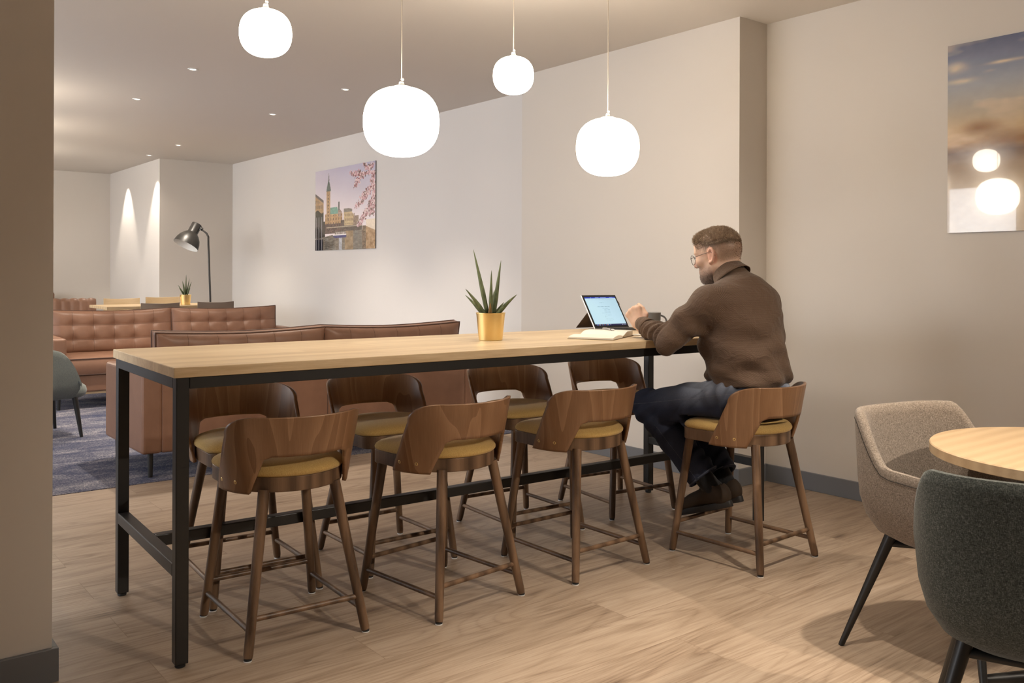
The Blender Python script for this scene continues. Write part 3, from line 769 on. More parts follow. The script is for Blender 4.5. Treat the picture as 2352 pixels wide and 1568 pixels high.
kb = back*.20; ks.add([k0, k0+e1*(W_-.006), Vector((k0.x+e1.x*(W_-.006)+back.x*.10, k0.y+e1.y*(W_-.006)+back.y*.10, .001)), Vector((k0.x+back.x*.10, k0.y+back.y*.10, .001))] +
                      [p - nf*-.0 + Vector((0,0,0)) - back*.003 for p in (k0, k0+e1*(W_-.006), Vector((k0.x+e1.x*(W_-.006)+back.x*.10, k0.y+e1.y*(W_-.006)+back.y*.10, .001)), Vector((k0.x+back.x*.10, k0.y+back.y*.10, .001)))],
       [(0,1,2,3),(7,6,5,4),(0,4,5,1),(1,5,6,2),(2,6,7,3),(3,7,4,0)])
M['coverbrown'] = plain('brown_felt_cover', (.16,.115,.085), .8)
ks.build('kickstand', M['coverbrown'], tb)
kbm = MB(); q0 = P*1.; q0.z = .001
kbm.add([q0, q0+e1*W_, q0+e1*W_-back*.145, q0-back*.145] + [p+Vector((0,0,.005)) for p in (q0, q0+e1*W_, q0+e1*W_-back*.145, q0-back*.145)], [(3,2,1,0),(4,5,6,7),(0,1,5,4),(1,2,6,5),(2,3,7,6),(3,0,4,7)])
kbo = kbm.build('keyboard_cover', plain('dark_grey_keyboard', (.10,.095,.09), .7), tb)
ky = MB()
for r_ in range(5):
    for c_ in range(13):
        p = q0 + e1*(.012+.0165*c_) - back*(.022+.018*r_); ky.add([p+Vector((0,0,.0052)), p+e1*.0135+Vector((0,0,.0052)), p+e1*.0135-back*.0145+Vector((0,0,.0065)), p-back*.0145+Vector((0,0,.0065))], [(0,1,2,3)])
ky.build('keys', M['bezel'], kbo)
MB().tube([P+e1*(W_+.001)+e2*.145-nf*.003, P+e1*(W_+.001)+e2*.165-nf*.003], .003, 8).build('button', M['bezel'], tb)

# open notebook lying near the front edge
nb = thing('notebook', 'open blank notebook with cream pages on the table beside the tablet', 'notebook', (2.793,2.815,TH))
ue = Vector((-.485,.8745,0)); we = Vector((.8745,.485,0)); LN = .215
def page_top(w):
    if w < .165: return .009 + .010*math.sin(PI*min(1, w/.165)*.92) - .003*(w/.165)
    k = (w-.165)/.165; return .010 + .015*sm(0,.45,k) + .001
M['paper'] = plain('cream_paper', (.80,.77,.70), .8)
M['kraft'] = plain('tan_notebook_cover', (.22,.15,.075), .7)
mb = MB()
for a0, a1 in ((.004,.165),(.168,.328)):
    rings = []
    for i in range(17):
        w = a0 + (a1-a0)*i/16; zt = page_top(w); zb = .0025
        rings.append([we*w + ue*.003 + Vector((0,0,zb)), we*w + ue*(LN-.003) + Vector((0,0,zb)), we*w + ue*(LN-.003) + Vector((0,0,zt)), we*w + ue*.003 + Vector((0,0,zt))])
    mb.loft(rings)
mb.build('pages', M['paper'], nb, smooth=30)
cm = MB(); rings = []
for w, z in ((0,.0004),(.15,.0004),(.166,.004),(.182,.0004),(.333,.0004)):
    rings.append([we*w + Vector((0,0,z)), we*w + ue*LN + Vector((0,0,z)), we*w + ue*LN + Vector((0,0,z+.0022)), we*w + Vector((0,0,z+.0022))])
cm.loft(rings).build('cover', M['kraft'], nb)
# pen
pc = Vector((2.994,3.051,TH)); pz = page_top(.285) + .0052; pd = Vector((-.24,-.97,0)).normalized()
pn = thing('pen', 'silver ballpoint pen lying on the open notebook', 'pen', (pc.x, pc.y, TH+pz))
MB().tube([pd*-.054, pd*-.052, pd*.026, pd*.042, pd*.0505, pd*.054], [.0025,.0048,.0048,.0042,.0016,.0005], 14).build('barrel', M['alu'], pn, smooth=50)
MB().tube([pd*-.048+Vector((0,0,.0052)), pd*-.014+Vector((0,0,.0058))], .0012, 8).build('clip', M['steel'], pn)
MB().tube([pd*.022, pd*.028], .0051, 14).build('grip_ring', M['bezel'], pn, smooth=50)
# loose sheets under the forearm
for i, (cx, cy, rr, lb) in enumerate(((3.10,2.870,.35,'white sheet of paper under the man\'s left forearm at the table edge'),(3.20,2.985,.15,'white sheet of paper lying by the keyboard beyond the notebook'))):
    rings = []; hw, hl = .09, .06
    sh = MB()
    for k in range(9):
        x = -hw + 2*hw*k/8; z = .0006 + i*.0008 + .002*max(0., abs(k-4)/4-.6)
        rings.append([(x, -hl, z), (x, hl, z), (x, hl, z+.0006), (x, -hl, z+.0006)])
    s = sh.loft(rings).build('paper_sheet', M['paper']); s.location = (cx, cy, TH); s.rotation_euler = (0,0,rr); tag(s, lb, 'paper', 'loose papers on the table')

# ------------------------------------------------------------------ photo prints on the walls
def fbm(u, v, s, seed=0, oct=4):
    rs = np.random.RandomState(seed); o = np.zeros_like(u); a = 1.; tot = 0
    for k in range(oct):
        g = rs.rand(64,64); x = u*s*2**k; y = v*s*2**k; xi = np.floor(x).astype(int); yi = np.floor(y).astype(int); fx = x-xi; fy = y-yi
        fx = fx*fx*(3-2*fx); fy = fy*fy*(3-2*fy); G = lambda i, j: g[i % 64, j % 64]
        o += a*((G(xi,yi)*(1-fx)+G(xi+1,yi)*fx)*(1-fy) + (G(xi,yi+1)*(1-fx)+G(xi+1,yi+1)*fx)*fy); tot += a; a *= .55
    return o/tot
def lerp(a, b, k): return np.array(a)[None]*(1-k[:,None]) + np.array(b)[None]*k[:,None]
def city_fn(u, v):
    k = np.clip((v-.35)/.65, 0, 1); c = lerp((.86,.82,.83), (.62,.61,.72), np.clip(k*.75+u*.35-.25, 0, 1))
    c += ((fbm(u,v,3,5)-.5)*.06)[:,None]
    def put(mask, col, var=.05, s=60, seed=1):
        n = (fbm(u, v, s, seed, 2)-.5)*2*var
        c[mask] = (np.array(col)[None] + n[:,None])[mask]
    # quay buildings
    roofline = .72 - .65*u
    put((u < .15) & (v < roofline) & (v > .3), (.66,.54,.40), .10, 40, 2)
    put((u < .15) & (v < roofline) & (v > roofline-.035), (.36,.33,.32), .05)
    put((u < .15) & (v > .50) & (v < roofline-.06) & (np.sin(u*170) > .2) & (np.sin(v*95) > -.3), (.42,.35,.28), .05)
    put((u < .15) & (v > .36) & (v < .485+.02*np.sin(u*40)), (.16,.17,.13), .06, 50, 3)
    # town hall with tower
    put((u > .18) & (u < .48) & (v > .29) & (v < .445), (.70,.56,.40), .12, 55, 4)
    put((u > .24) & (u < .42) & (v > .44) & (v < .44+.085*np.clip((.42-u)/.03,0,1)*np.clip((u-.20)/.05,0,1)) , (.42,.60,.54), .08, 70, 5)
    put((u > .40) & (u < .47) & (v > .40) & (v < .50-.9*np.abs(u-.425)), (.58,.50,.45), .10)
    put((np.abs(u-.42) < .012) & (v > .48) & (v < .585), (.33,.34,.33), .05)
    put((np.abs(u-.235) < .034) & (v > .30) & (v < .735), (.66,.53,.38), .10, 45, 6)
    put((np.abs(u-.235) < .012) & (v > .36) & (v < .68) & (np.sin(v*150) > .3), (.40,.32,.24), .05)
    put((np.abs(u-.240) < .036*np.clip((.86-v)/.125,0,1)**.7+.004) & (v > .73) & (v < .865), (.30,.35,.33), .07, 50, 7)
    put((np.abs(u-.243) < .009*np.clip((.955-v)/.09,0,1)+.0015) & (v > .86) & (v < .955), (.36,.37,.38), .04)
    put((u > .19) & (u < .47) & (v > .30) & (v < .43) & (np.sin(u*140) > .35) & (np.sin(v*120) > -.2), (.47,.37,.29), .05)
    put((u > .50) & (u < .685) & (v > .27) & (v < .49-.10*np.clip((u-.60)/.08,0,1)), (.72,.63,.48), .08, 45, 8)
    put((u > .50) & (u < .64) & (v > .45) & (v < .495-.25*np.clip(u-.58,0,1)), (.46,.43,.40), .06)
    put((u > .51) & (u < .68) & (v > .30) & (v < .44) & (np.sin(u*190) > .1) & (np.sin(v*110) > -.1), (.50,.42,.33), .05)
    put((u > .66) & (u < .745) & (v > .27) & (v < .40), (.50,.42,.36), .10, 60, 9)
    put((u > .45) & (u < .51) & (v > .26) & (v < .36), (.32,.26,.24), .08)
    # street level, railings
    put((v > .20) & (v < .325) & (u < .46) & (v < .335), (.33,.25,.23), .13, 70, 10)
    put((u < .18) & (v > .15) & (v < .36), (.19,.17,.16), .10, 70, 11)
    put((v > .225) & (v < .29) & (u >= .46) & (u < .80), (.28,.23,.21), .12, 80, 12)
    put((v > .27) & (v < .285) & (u > .2) & (u < .8), (.62,.57,.50), .06)
    # water
    w = v < np.where(u < .35, .145+.13*u, .222)
    base = lerp((.36,.36,.35), (.47,.41,.34), np.clip(fbm(u*6, v*.9, 3, 13), 0, 1)*1.0)
    base += ((fbm(u*3, v*9, 12, 14, 3)-.5)*.30)[:,None]; c[w] = base[w]
    put(w & (u > .52) & (u < .66), (.53,.44,.32), .13, 30, 15)
    put(w & (u > .42) & (u < .475) & (v < .16), (.62,.63,.66), .14, 50, 16)
    put((u < .14) & (v < .135), (.10,.10,.14), .05)
    for x in (.02,.065,.115): put((np.abs(u-x) < .005) & (v < .42) & (v > 0), (.55,.54,.56), .03)
    # boat
    put((u > .32) & (u < .545) & (v > .145+.02*np.clip((.36-u)/.04,0,1)) & (v < .178), (.16,.17,.42), .03)
    put((u > .315) & (u < .545) & (v > .176) & (v < .190), (.88,.86,.86), .02)
    put((u > .37) & (u < .54) & (v > .19) & (v < .214) , (.62,.58,.56), .22, 50, 17)
    # right quay
    q = (u > .80) & (v < .265 - .38*np.clip(u-.86,0,1)) & (v < .27); put(q, (.60,.47,.32), .16, 45, 18)
    put((u > .80) & (u < .86) & (v < .27), (.38,.30,.22), .16, 60, 19)
    put((u > .86) & (v > .265-.38*(u-.86)) & (v < .34), (.86,.80,.72), .04)
    # blossom
    rs = np.random.RandomState(4)
    lines = [[(.62,.92),(.66,.87),(.74,.90),(.80,.86),(.90,.88),(1.0,.86)], [(.80,.86),(.72,.80),(.68,.735)], [(.83,.99),(.88,.93),(.98,.97)], [(.96,.86),(.97,.74),(.99,.6),(.94,.46)],
             [(.97,.72),(.86,.66),(.78,.60)], [(.90,.64),(.78,.54),(.70,.50)], [(.97,.60),(.90,.48),(.82,.38),(.78,.31)], [(.86,.42),(.95,.40),(.98,.50)], [(.78,.33),(.74,.29)]]
    for ln in lines:
        for (x0,y0),(x1,y1) in zip(ln, ln[1:]):
            L = math.hypot(x1-x0, y1-y0)
            for _ in range(int(L*620)):
                k = rs.rand(); px, py = x0+(x1-x0)*k+rs.randn()*.020, y0+(y1-y0)*k+rs.randn()*.015; rr = .0035+.0065*rs.rand()
                col = [(.72,.54,.57),(.80,.68,.70),(.55,.36,.38),(.40,.30,.29),(.84,.76,.76)][rs.randint(5)]
                m_ = ((u-px)**2 + ((v-py)*.66)**2 < rr*rr); c[m_] = col
    return c*1.10+.02
def sunset_fn(u, v):
    k = v; c = np.zeros((len(u),3)); st = [(0,(.76,.67,.53)),(.10,(.74,.64,.49)),(.25,(.70,.60,.46)),(.36,(.60,.50,.40)),(.42,(.44,.34,.27)),(.47,(.66,.52,.36)),(.55,(.80,.70,.55)),(.66,(.70,.66,.60)),(.78,(.58,.60,.64)),(.9,(.42,.46,.57)),(1,(.31,.35,.48))]
    xs = [s[0] for s in st]
    for i in range(3): c[:,i] = np.interp(k, xs, [s[1][i] for s in st])
    n = fbm(u*1.1, v*2.2, 3.2, 21, 5); band = np.exp(-((v-.47)/.07)**2)
    c += (band*(n-.52)*-1.1)[:,None]*np.array([.8,.9,1.])
    hi = np.clip((fbm(u*1.0, v*2.4, 5, 22, 4)-.60)*5, 0, 1)*np.clip((v-.5)/.15, 0, 1)
    c = c*(1-hi[:,None]*.55) + np.array([.88,.78,.66])*hi[:,None]*.55
    for cx, cy, sx, sy in ((.03,.875,.045,.035),(.045,.80,.06,.016),(.20,.87,.07,.010)):
        g = np.exp(-((u-cx)/sx)**2*1.6 - ((v-cy)/sy)**2*1.6)*(.6+.8*fbm(u, v, 22, 23, 3)); g = np.clip(g, 0, 1); c = c*(1-g[:,None]) + np.array([.84,.76,.66])*g[:,None]
    for cx, cy, sx, sy in ((.115,.545,.07,.035),(.35,.555,.06,.018),(.30,.47,.16,.03)):
        g = np.exp(-((u-cx)/sx)**2*1.3 - ((v-cy)/sy)**2*1.3)*.85; c = c*(1-g[:,None]) + np.array([.55,.38,.22])*g[:,None]
    c += ((fbm(u, v, 40, 24, 2)-.5)*.03)[:,None]; return c
M['panel_edge'] = plain('print_edge', (.24,.22,.20), .4)
def wall_print(label, xw, y_hi, y_lo, z0, z1, fn, nu, nv, thick=.013):
    t = thing('wall_print', label, 'picture', (xw, (y_hi+y_lo)/2, z0), 0)
    w, h = y_hi-y_lo, z1-z0
    MB().box(-thick, -.001, -w/2, w/2, 0, h).build('backing_board', M['panel_edge'], t)
    grid_mesh('photo', (-thick-.0012, w/2, 0), (0,-w,0), (0,0,h), nu, nv, fn, M['acrylic'], t)
    return t
wall_print('photo print of a canal city with a spire and pink blossom, on the white wall', XA, 9.478, 8.105, 1.477, 2.380, city_fn, 210, 230)
wall_print('glossy unframed print of a cloudy sunset sky at the right edge, on the near wall', XC, 2.169, .80, 1.4325, 2.364, sunset_fn, 220, 200)
# ------------------------------------------------------------------ the seated man (signed-distance modelling, meshed with surface nets)
class Field:
    def __init__(self, lo, hi, h):
        self.lo = np.array(lo, float); self.h = h; self.n = np.ceil((np.array(hi)-self.lo)/h).astype(int)+1
        self.D = np.full(self.n, 1., np.float32)
    def sub(self, lo, hi):
        a = np.maximum(0, np.floor((np.array(lo)-self.lo)/self.h).astype(int)); b = np.minimum(self.n, np.ceil((np.array(hi)-self.lo)/self.h).astype(int)+1)
        if (b <= a).any(): return None, None
        sl = tuple(slice(i, j) for i, j in zip(a, b)); g = [self.lo[i]+self.h*np.arange(a[i], b[i], dtype=np.float32) for i in range(3)]
        return sl, np.meshgrid(*g, indexing='ij')
    def op(self, sl, d, k, cut=False):
        D = self.D[sl]; d = d.astype(np.float32)
        if cut: d = -d; h = np.clip(.5 - .5*(D-d)/k, 0, 1); self.D[sl] = D*(1-h) + d*h + k*h*(1-h)
        else: h = np.clip(.5 + .5*(D-d)/k, 0, 1); self.D[sl] = D*(1-h) + d*h - k*h*(1-h)
    def cone(self, a, b, ra, rb, k=.02, cut=False, squash=None):
        a = np.array(a, float); b = np.array(b, float); m = max(ra, rb)+k+.03
        sl, g = self.sub(np.minimum(a,b)-m, np.maximum(a,b)+m)
        if sl is None: return self
        ab = b-a; L = max(ab@ab, 1e-9); t = np.clip(sum((g[i]-a[i])*ab[i] for i in range(3))/L, 0, 1)
        q = [g[i]-a[i]-t*ab[i] for i in range(3)]
        if squash is not None:
            ax, s = np.array(squash[0], float), squash[1]; ax /= np.linalg.norm(ax); c = sum(q[i]*ax[i] for i in range(3))*(1/s-1); q = [q[i]+c*ax[i] for i in range(3)]
        d = np.sqrt(sum(x*x for x in q)) - (ra+(rb-ra)*t); self.op(sl, d, k, cut); return self
    def ell(self, c, r, R=None, k=.02, cut=False, p=2.):
        c = np.array(c, float); r = np.array(r, float); m = r.max()+k+.03; sl, g = self.sub(c-m, c+m)
        if sl is None: return self
        q = [g[i]-c[i] for i in range(3)]
        if R is not None: q = [sum(q[j]*R[i][j] for j in range(3)) for i in range(3)]
        s = sum(np.abs(q[i]/r[i])**p for i in range(3))**(1/p); d = (s-1)*r.min()*.5 + (s-1)*r.mean()*.5
        self.op(sl, d, k, cut); return self
    def mesh(self):
        D = self.D; ins = D < 0; n = D.shape
        acc = np.zeros((3,)+tuple(i-1 for i in n), np.float32); cnt = np.zeros(tuple(i-1 for i in n), np.int8)
        for ax in range(3):
            s0 = [slice(None)]*3; s1 = [slice(None)]*3; s0[ax] = slice(0,-1); s1[ax] = slice(1,None)
            d0, d1 = D[tuple(s0)], D[tuple(s1)]; X = (d0 < 0) != (d1 < 0); idx = np.argwhere(X); t = (d0[X]/(d0[X]-d1[X])).astype(np.float32)
            o = [i for i in range(3) if i != ax]
            for u in (0,1):
                for v in (0,1):
                    ci = idx.copy(); ci[:,o[0]] -= u; ci[:,o[1]] -= v
                    ok = (ci >= 0).all(1) & (ci < np.array(n)-1).all(1); c = ci[ok]; p = np.zeros((len(c),3), np.float32)
                    p[:,ax] = t[ok]; p[:,o[0]] = u; p[:,o[1]] = v
                    for i in range(3): np.add.at(acc[i], tuple(c.T), p[:,i])
                    np.add.at(cnt, tuple(c.T), 1)
        cells = np.argwhere(cnt > 0); vid = np.full(cnt.shape, -1, np.int32); vid[tuple(cells.T)] = np.arange(len(cells))
        P = np.stack([acc[i][tuple(cells.T)]/cnt[tuple(cells.T)] for i in range(3)], 1); V = self.lo + (cells+P)*self.h
        F = []
        for ax in range(3):
            s0 = [slice(None)]*3; s1 = [slice(None)]*3; s0[ax] = slice(0,-1); s1[ax] = slice(1,None)
            a = ins[tuple(s0)]; X = a != ins[tuple(s1)]; idx = np.argwhere(X); fl = a[X]; o = [(ax+1)%3, (ax+2)%3]
            ok = (idx[:,o[0]] > 0) & (idx[:,o[1]] > 0) & (idx[:,o[0]] < n[o[0]]-1) & (idx[:,o[1]] < n[o[1]]-1); idx, fl = idx[ok], fl[ok]
            q = []
            for u, v in ((1,1),(0,1),(0,0),(1,0)):
                ci = idx.copy(); ci[:,o[0]] -= u; ci[:,o[1]] -= v; q.append(vid[tuple(ci.T)])
            q = np.stack(q, 1); q[~fl] = q[~fl][:, ::-1]; F.append(q)
        F = np.concatenate(F); return V, F[(F >= 0).all(1)]

PO = np.array((3.232, 2.454, 0.))
man = thing('person', 'man in brown patterned shirt and jeans seated on a bar stool, looking at the tablet', 'person', tuple(PO))
def field_obj(name, fld, mat, parent=man, smooth_it=2, uvf=None):
    V, F = fld.mesh()
    # light Laplacian smoothing
    e = np.concatenate([F[:,[0,1]], F[:,[1,2]], F[:,[2,3]], F[:,[3,0]]]); e = np.concatenate([e, e[:,::-1]])
    deg = np.bincount(e[:,0], minlength=len(V)).astype(float)[:,None]
    for _ in range(smooth_it):
        s = np.stack([np.bincount(e[:,0], weights=V[e[:,1],i], minlength=len(V)) for i in range(3)], 1)/np.maximum(deg,1)
        V = V*.45 + s*.55
    me = bpy.data.meshes.new(name); me.from_pydata((V-PO).tolist(), [], F.tolist()); me.update()
    me.polygons.foreach_set('use_smooth', [True]*len(me.polygons)); me.materials.append(mat)
    if uvf is not None:
        uv = uvf(V); l = me.uv_layers.new(name='UVMap'); vi = np.zeros(len(me.loops), np.int32); me.loops.foreach_get('vertex_index', vi)
        l.data.foreach_set('uv', uv[vi].astype(np.float32).reshape(-1))
    o = bpy.data.objects.new(name, me); COL.objects.link(o); o.parent = parent; return o, V

# joints (metres, room coordinates)
J = dict(pel=(3.232,2.415,.685), waist=(3.232,2.428,.82), belly=(3.230,2.470,.93), chest=(3.226,2.475,1.05), c7=(3.224,2.490,1.195),
         shL=(3.030,2.492,1.098), elL=(2.938,2.628,.934), wrL=(3.000,2.834,.990),
         shR=(3.412,2.492,1.098), elR=(3.520,2.690,.975), wrR=(3.452,2.945,.968),
         hipL=(3.142,2.425,.690), knL=(3.070,2.868,.612), anL=(3.158,2.575,.285),
         hipR=(3.322,2.425,.690), knR=(3.335,2.875,.612), anR=(3.302,2.605,.275))
J = {k: np.array(v) for k, v in J.items()}
HC = np.array((3.222,2.591,1.313)); HP = math.radians(11); HYAW = math.radians(9.7); HROLL = -.091   # head centre, pitch down, turn to his left
hf = np.array((-math.sin(HYAW)*math.cos(HP), math.cos(HYAW)*math.cos(HP), -math.sin(HP))); hl = np.array((-math.cos(HYAW), -math.sin(HYAW), 0.)); hu = np.cross(hl, hf)*-1.
if hu[2] < 0: hu = -hu
hl, hu = hl*math.cos(HROLL) + hu*math.sin(HROLL), hu*math.cos(HROLL) - hl*math.sin(HROLL)
HR = np.stack([hf, hl, hu])
def hp(f, l, u): return HC + f*hf + l*hl + u*hu

def add_hand(B, w, a, b, th, curl, sgn):
    """palm, four bent fingers of unequal length, thumb. a: along hand, b: back of the hand, th: towards the thumb"""
    a, b, th = [np.array(x, float)/np.linalg.norm(x) for x in (a, b, th)]
    P = lambda x, y, z: w + a*x + th*y + b*z
    B.cone(w, P(.03,0,0), .024, .026, .012, squash=(b,.80))
    for y, x, r in ((.030,.082,.0125),(.010,.088,.0130),(-.011,.084,.0125),(-.030,.074,.0115)):
        B.cone(P(.018,y*.62,0), P(x,y,.002), .0165, r, .010)
        B.ell(P(x,y,.004), (.0125,)*3, k=.006)
    L = (.043,.047,.044,.035); k0 = (.030,.082),(.010,.088),(-.011,.084),(-.030,.074)
    for i, (y, x) in enumerate(k0):
        p = P(x, y, .001); t = curl[0]; r = .0100 - .0008*(i == 3)
        for j, (ang, ln) in enumerate(((curl[0], L[i]), (curl[0]+curl[1], L[i]*.66), (curl[0]+curl[1]+curl[2], L[i]*.50))):
            q = p + (a*math.cos(ang) - b*math.sin(ang))*ln + th*(-.002*(1.5-i))*j
            B.cone(p, q, r-.0006*j, r-.0006*(j+1), .004); p = q
    t0 = P(.014,.022,-.006); t1 = P(.046,.044,-.014); t2 = P(.078,.040,-.020); t3 = P(.103,.030,-.026)
    if curl[0] < .6: t1, t2, t3 = P(.040,.046,-.010), P(.066,.056,-.014), P(.090,.056,-.018)
    B.cone(t0, t1, .0165, .0130, .012).cone(t1, t2, .0118, .0108, .005).cone(t2, t3, .0106, .0085, .004)

# sleeves lie on the table top, hem ends over the belt
tR = np.array([[math.cos(TR), math.sin(TR)],[-math.sin(TR), math.cos(TR)]])
def table_cut(Fd, z1=TH+.0005, z0=TH-.075):
    sl, g = Fd.sub((2.8,2.5,z0-.05), (3.7,3.2,z1+.08)); X, Y = g[0]-TX, g[1]-TY; yl = -math.sin(TR)*X + math.cos(TR)*Y
    qx, qz = -yl, np.maximum(g[2]-z1, z0-g[2]); d = np.maximum(qx, qz); Fd.op(sl, d, .006, cut=True)
# ---- body: head, neck, torso, arms, hands and legs as one skin
B = Field((2.86,2.26,.10), (3.62,3.16,1.48), .0031)
B.ell(J['pel'], (.150,.115,.10), k=.03).ell(J['waist'], (.150,.120,.14), k=.05).ell(J['belly'], (.160,.130,.15), k=.06).ell(J['chest'], (.165,.115,.14), k=.06)
B.cone(J['shL']+np.array((.02,0,-.01)), J['shR']+np.array((-.02,0,-.01)), .055, .055, .05)
for s in 'LR':
    B.cone(J['sh'+s], J['el'+s], .048, .036, .03).cone(J['el'+s], J['wr'+s], .036, .024, .01)
    B.cone(J['hip'+s], J['kn'+s], .070, .047, .04).cone(J['kn'+s], J['an'+s], .045, .030, .02)
B.cone(J['c7'], hp(-.030,0,-.055), .063, .056, .04)
# head
B.ell(hp(-.010,0,.034), (.100,.077,.083), HR, .02).ell(hp(-.030,0,.010), (.076,.074,.078), HR, .03)
B.ell(hp(.034,0,-.030), (.060,.057,.086), HR, .03).ell(hp(.060,0,.046), (.034,.055,.040), HR, .03)
B.cone(hp(-.006,.054,-.045), hp(.055,.022,-.098), .020, .020, .025).cone(hp(-.006,-.054,-.045), hp(.055,-.022,-.098), .020, .020, .025)
B.ell(hp(.078,0,-.098), (.024,.026,.022), HR, .02).ell(hp(.040,0,-.075), (.052,.050,.042), HR, .03)
for s in (1, -1):
    B.cone(hp(.088,s*.012,.020), hp(.074,s*.046,.022), .011, .012, .014)                 # brow
    B.ell(hp(.068,s*.044,-.020), (.022,.022,.020), HR, .02)                             # cheekbone
    B.ell(hp(.104,s*.032,-.002), (.014,.018,.011), HR, .012, cut=True)                  # eye socket
    B.ell(hp(.101,s*.0125,-.036), (.010,.008,.007), HR, .006)                           # nostril wing
    B.cone(hp(.0845,s*.022,.006), hp(.078,s*.045,.003), .0060, .0050, .006)              # upper lid
B.cone(hp(.092,0,.012), hp(.117,0,-.028), .0085, .0110, .010).ell(hp(.114,0,-.033), (.012,.011,.009), HR, .006)
B.cone(hp(.094,-.017,-.060), hp(.094,.017,-.060), .0058, .0058, .008).cone(hp(.092,-.015,-.072), hp(.092,.015,-.072), .0066, .0066, .008)
B.cone(hp(.1045,-.018,-.0665), hp(.1045,.018,-.0665), .0018, .0018, .003, cut=True)
for s in (1, -1):                                                                       # ears: disc, rim, hollow, lobe
    ec = hp(-.010,s*.0775,-.004); eR = np.stack([hf*.94-hl*s*-.34*0+hu*-.18, hl, hu]); tl = np.array
    ex = hf*.95*1. - s*hl*.30; ez = hu*.97 - hf*.22
    for i in range(12):
        t0, t1 = -2.0 + 4.6*i/12, -2.0 + 4.6*(i+1)/12
        q = lambda t: ec + ex*(-.0165*math.cos(t)*1.0) + ez*(.030*math.sin(t)+.002) + hl*s*.006
        B.cone(q(t0), q(t1), .0050, .0050, .003)
    B.ell(ec, (.016,.006,.028), np.stack([ex/np.linalg.norm(ex), np.cross(ez, ex)/np.linalg.norm(np.cross(ez, ex)), ez/np.linalg.norm(ez)]), .004)
    B.ell(ec + hl*s*.011 - ez*.002 + ex*.001, (.009,.007,.016), np.stack([ex/np.linalg.norm(ex), hl, hu]), .004, cut=True)
    B.cone(ec + ex*.013 + ez*.004, ec + ex*.012 - ez*.014, .0050, .0048, .004).ell(ec - ez*.030 + ex*.006 + hl*s*.003, (.0085,.006,.0095), None, .005)
# hands
add_hand(B, J['wrL']+np.array((-.006,.012,-.008)), (-.10,.46,.86), (-.90,-.36,.12), (.30,-.86,.42), (1.25,1.15,.75), 1)
add_hand(B, J['wrR'], (-.12,.99,-.06), (.10,.05,.99), (-.99,-.10,.10), (.22,.30,.22), 1)
def skin():
    m = NT('skin', (.60,.40,.29), .48, spec=.4); v = m.coord()
    m.col(m.mix(m.ramp(m.noise(v, 26, 3), [(.3,(.60,.40,.29)),(.7,(.70,.50,.385))]), (.64,.39,.29), m.math('MULTIPLY', m.noise(v, 9, 2), .45)))
    a = m.n('VertexColor'); a.layer_name = 'fade'; sp = m.n('SeparateColor'); m.l(a.outputs['Color'], sp.inputs[0]); c0 = m.b.inputs['Base Color'].links[0].from_socket
    sp_n = m.noise(v, 300, 2, .7)
    c0 = m.mix(c0, m.ramp(sp_n, [(.3,(.085,.048,.028)),(.7,(.20,.120,.075))]), sp.outputs[0]); c0 = m.mix(c0, m.ramp(sp_n, [(.3,(.145,.100,.080)),(.7,(.33,.235,.19))]), sp.outputs[1]); c0 = m.mix(c0, (.62,.28,.20), sp.outputs[2]); m.col(c0)
    m.b.inputs['Subsurface Weight'].default_value = .12; m.b.inputs['Subsurface Radius'].default_value = (.6,.2,.1); m.b.inputs['Subsurface Scale'].default_value = .006
    m.bump(m.noise(v, 420, 2), .12, .0006); return m.m
M['skin'] = skin()
table_cut(B, TH+.001)
body, BV = field_obj('body', B, M['skin'], smooth_it=1)
del B

# ---- eyes
M['eye'] = plain('eye_white', (.75,.72,.68), .2); M['iris'] = plain('eye_iris', (.10,.14,.18), .2)
for s in (1, -1):
    c = hp(.0805,s*.032,-.001) - PO
    e = MB().lathe([(.0118*math.cos(-PI/2+PI*i/12)+1e-5, .0118*math.sin(-PI/2+PI*i/12)) for i in range(13)], 20, tuple(c)).build('eye', M['eye'], man, smooth=180)
    q = Vector((0,0,1)).rotation_difference(Vector(hf)).to_matrix().to_4x4(); q.translation = Vector(c)
    MB().lathe([(.0055,.0108),(.0045,.0116),(.001,.0120)], 18).xf(q).build('iris', M['iris'], e, smooth=60)

# ---- hair: close cap on top, cropped sides and stubble
def hair_mat(name, a, b):
    m = NT(name, a, .55, spec=.35); m.col(m.ramp(m.noise(m.coord(), 70, 3, .7), [(.32, a), (.68, b)])); m.bump(m.noise(m.coord((1,1,1)), 400, 2), .5, .002); return m.m
M['hair'] = hair_mat('greying_brown_hair', (.185,.120,.072), (.440,.335,.235)); M['hair_side'] = hair_mat('cropped_side_hair', (.130,.078,.048), (.290,.190,.125))
M['beard'] = hair_mat('greying_stubble_beard', (.13,.092,.075), (.36,.28,.24))
rs = np.random.RandomState(11)
def head_coords(V): q = V - HC; return q@hf, q@hl, q@hu
NB = np.zeros(len(BV)*3, np.float32); body.data.vertices.foreach_get('normal', NB); NB = NB.reshape(-1,3)
def ss(a, b, x): k = np.clip((x-a)/(b-a), 0, 1); return k*k*(3-2*k)
f_, l_, u_ = head_coords(BV)
isH = (BV[:,2] > 1.14) & (np.abs(f_) < .17) & (np.abs(l_) < .1) & (u_ > -.15)
ear = ((f_+.010)**2/.026**2 + (u_+.004)**2/.042**2 < 1.) & (np.abs(l_) > .062)
topl = .062 - .20*np.maximum(0, -f_-.03) + .006*np.sin(60*f_)
top = isH & (u_ > topl) & (f_ < .082 - .40*np.maximum(0, np.abs(l_)-.032)) & (u_ > .045)
w_side = isH*ss(-.030, .055, u_ + 1.1*np.minimum(0, f_+.045)*0 - .9*np.maximum(0, f_+.005))*ss(.060, .040, f_)*(~ear)
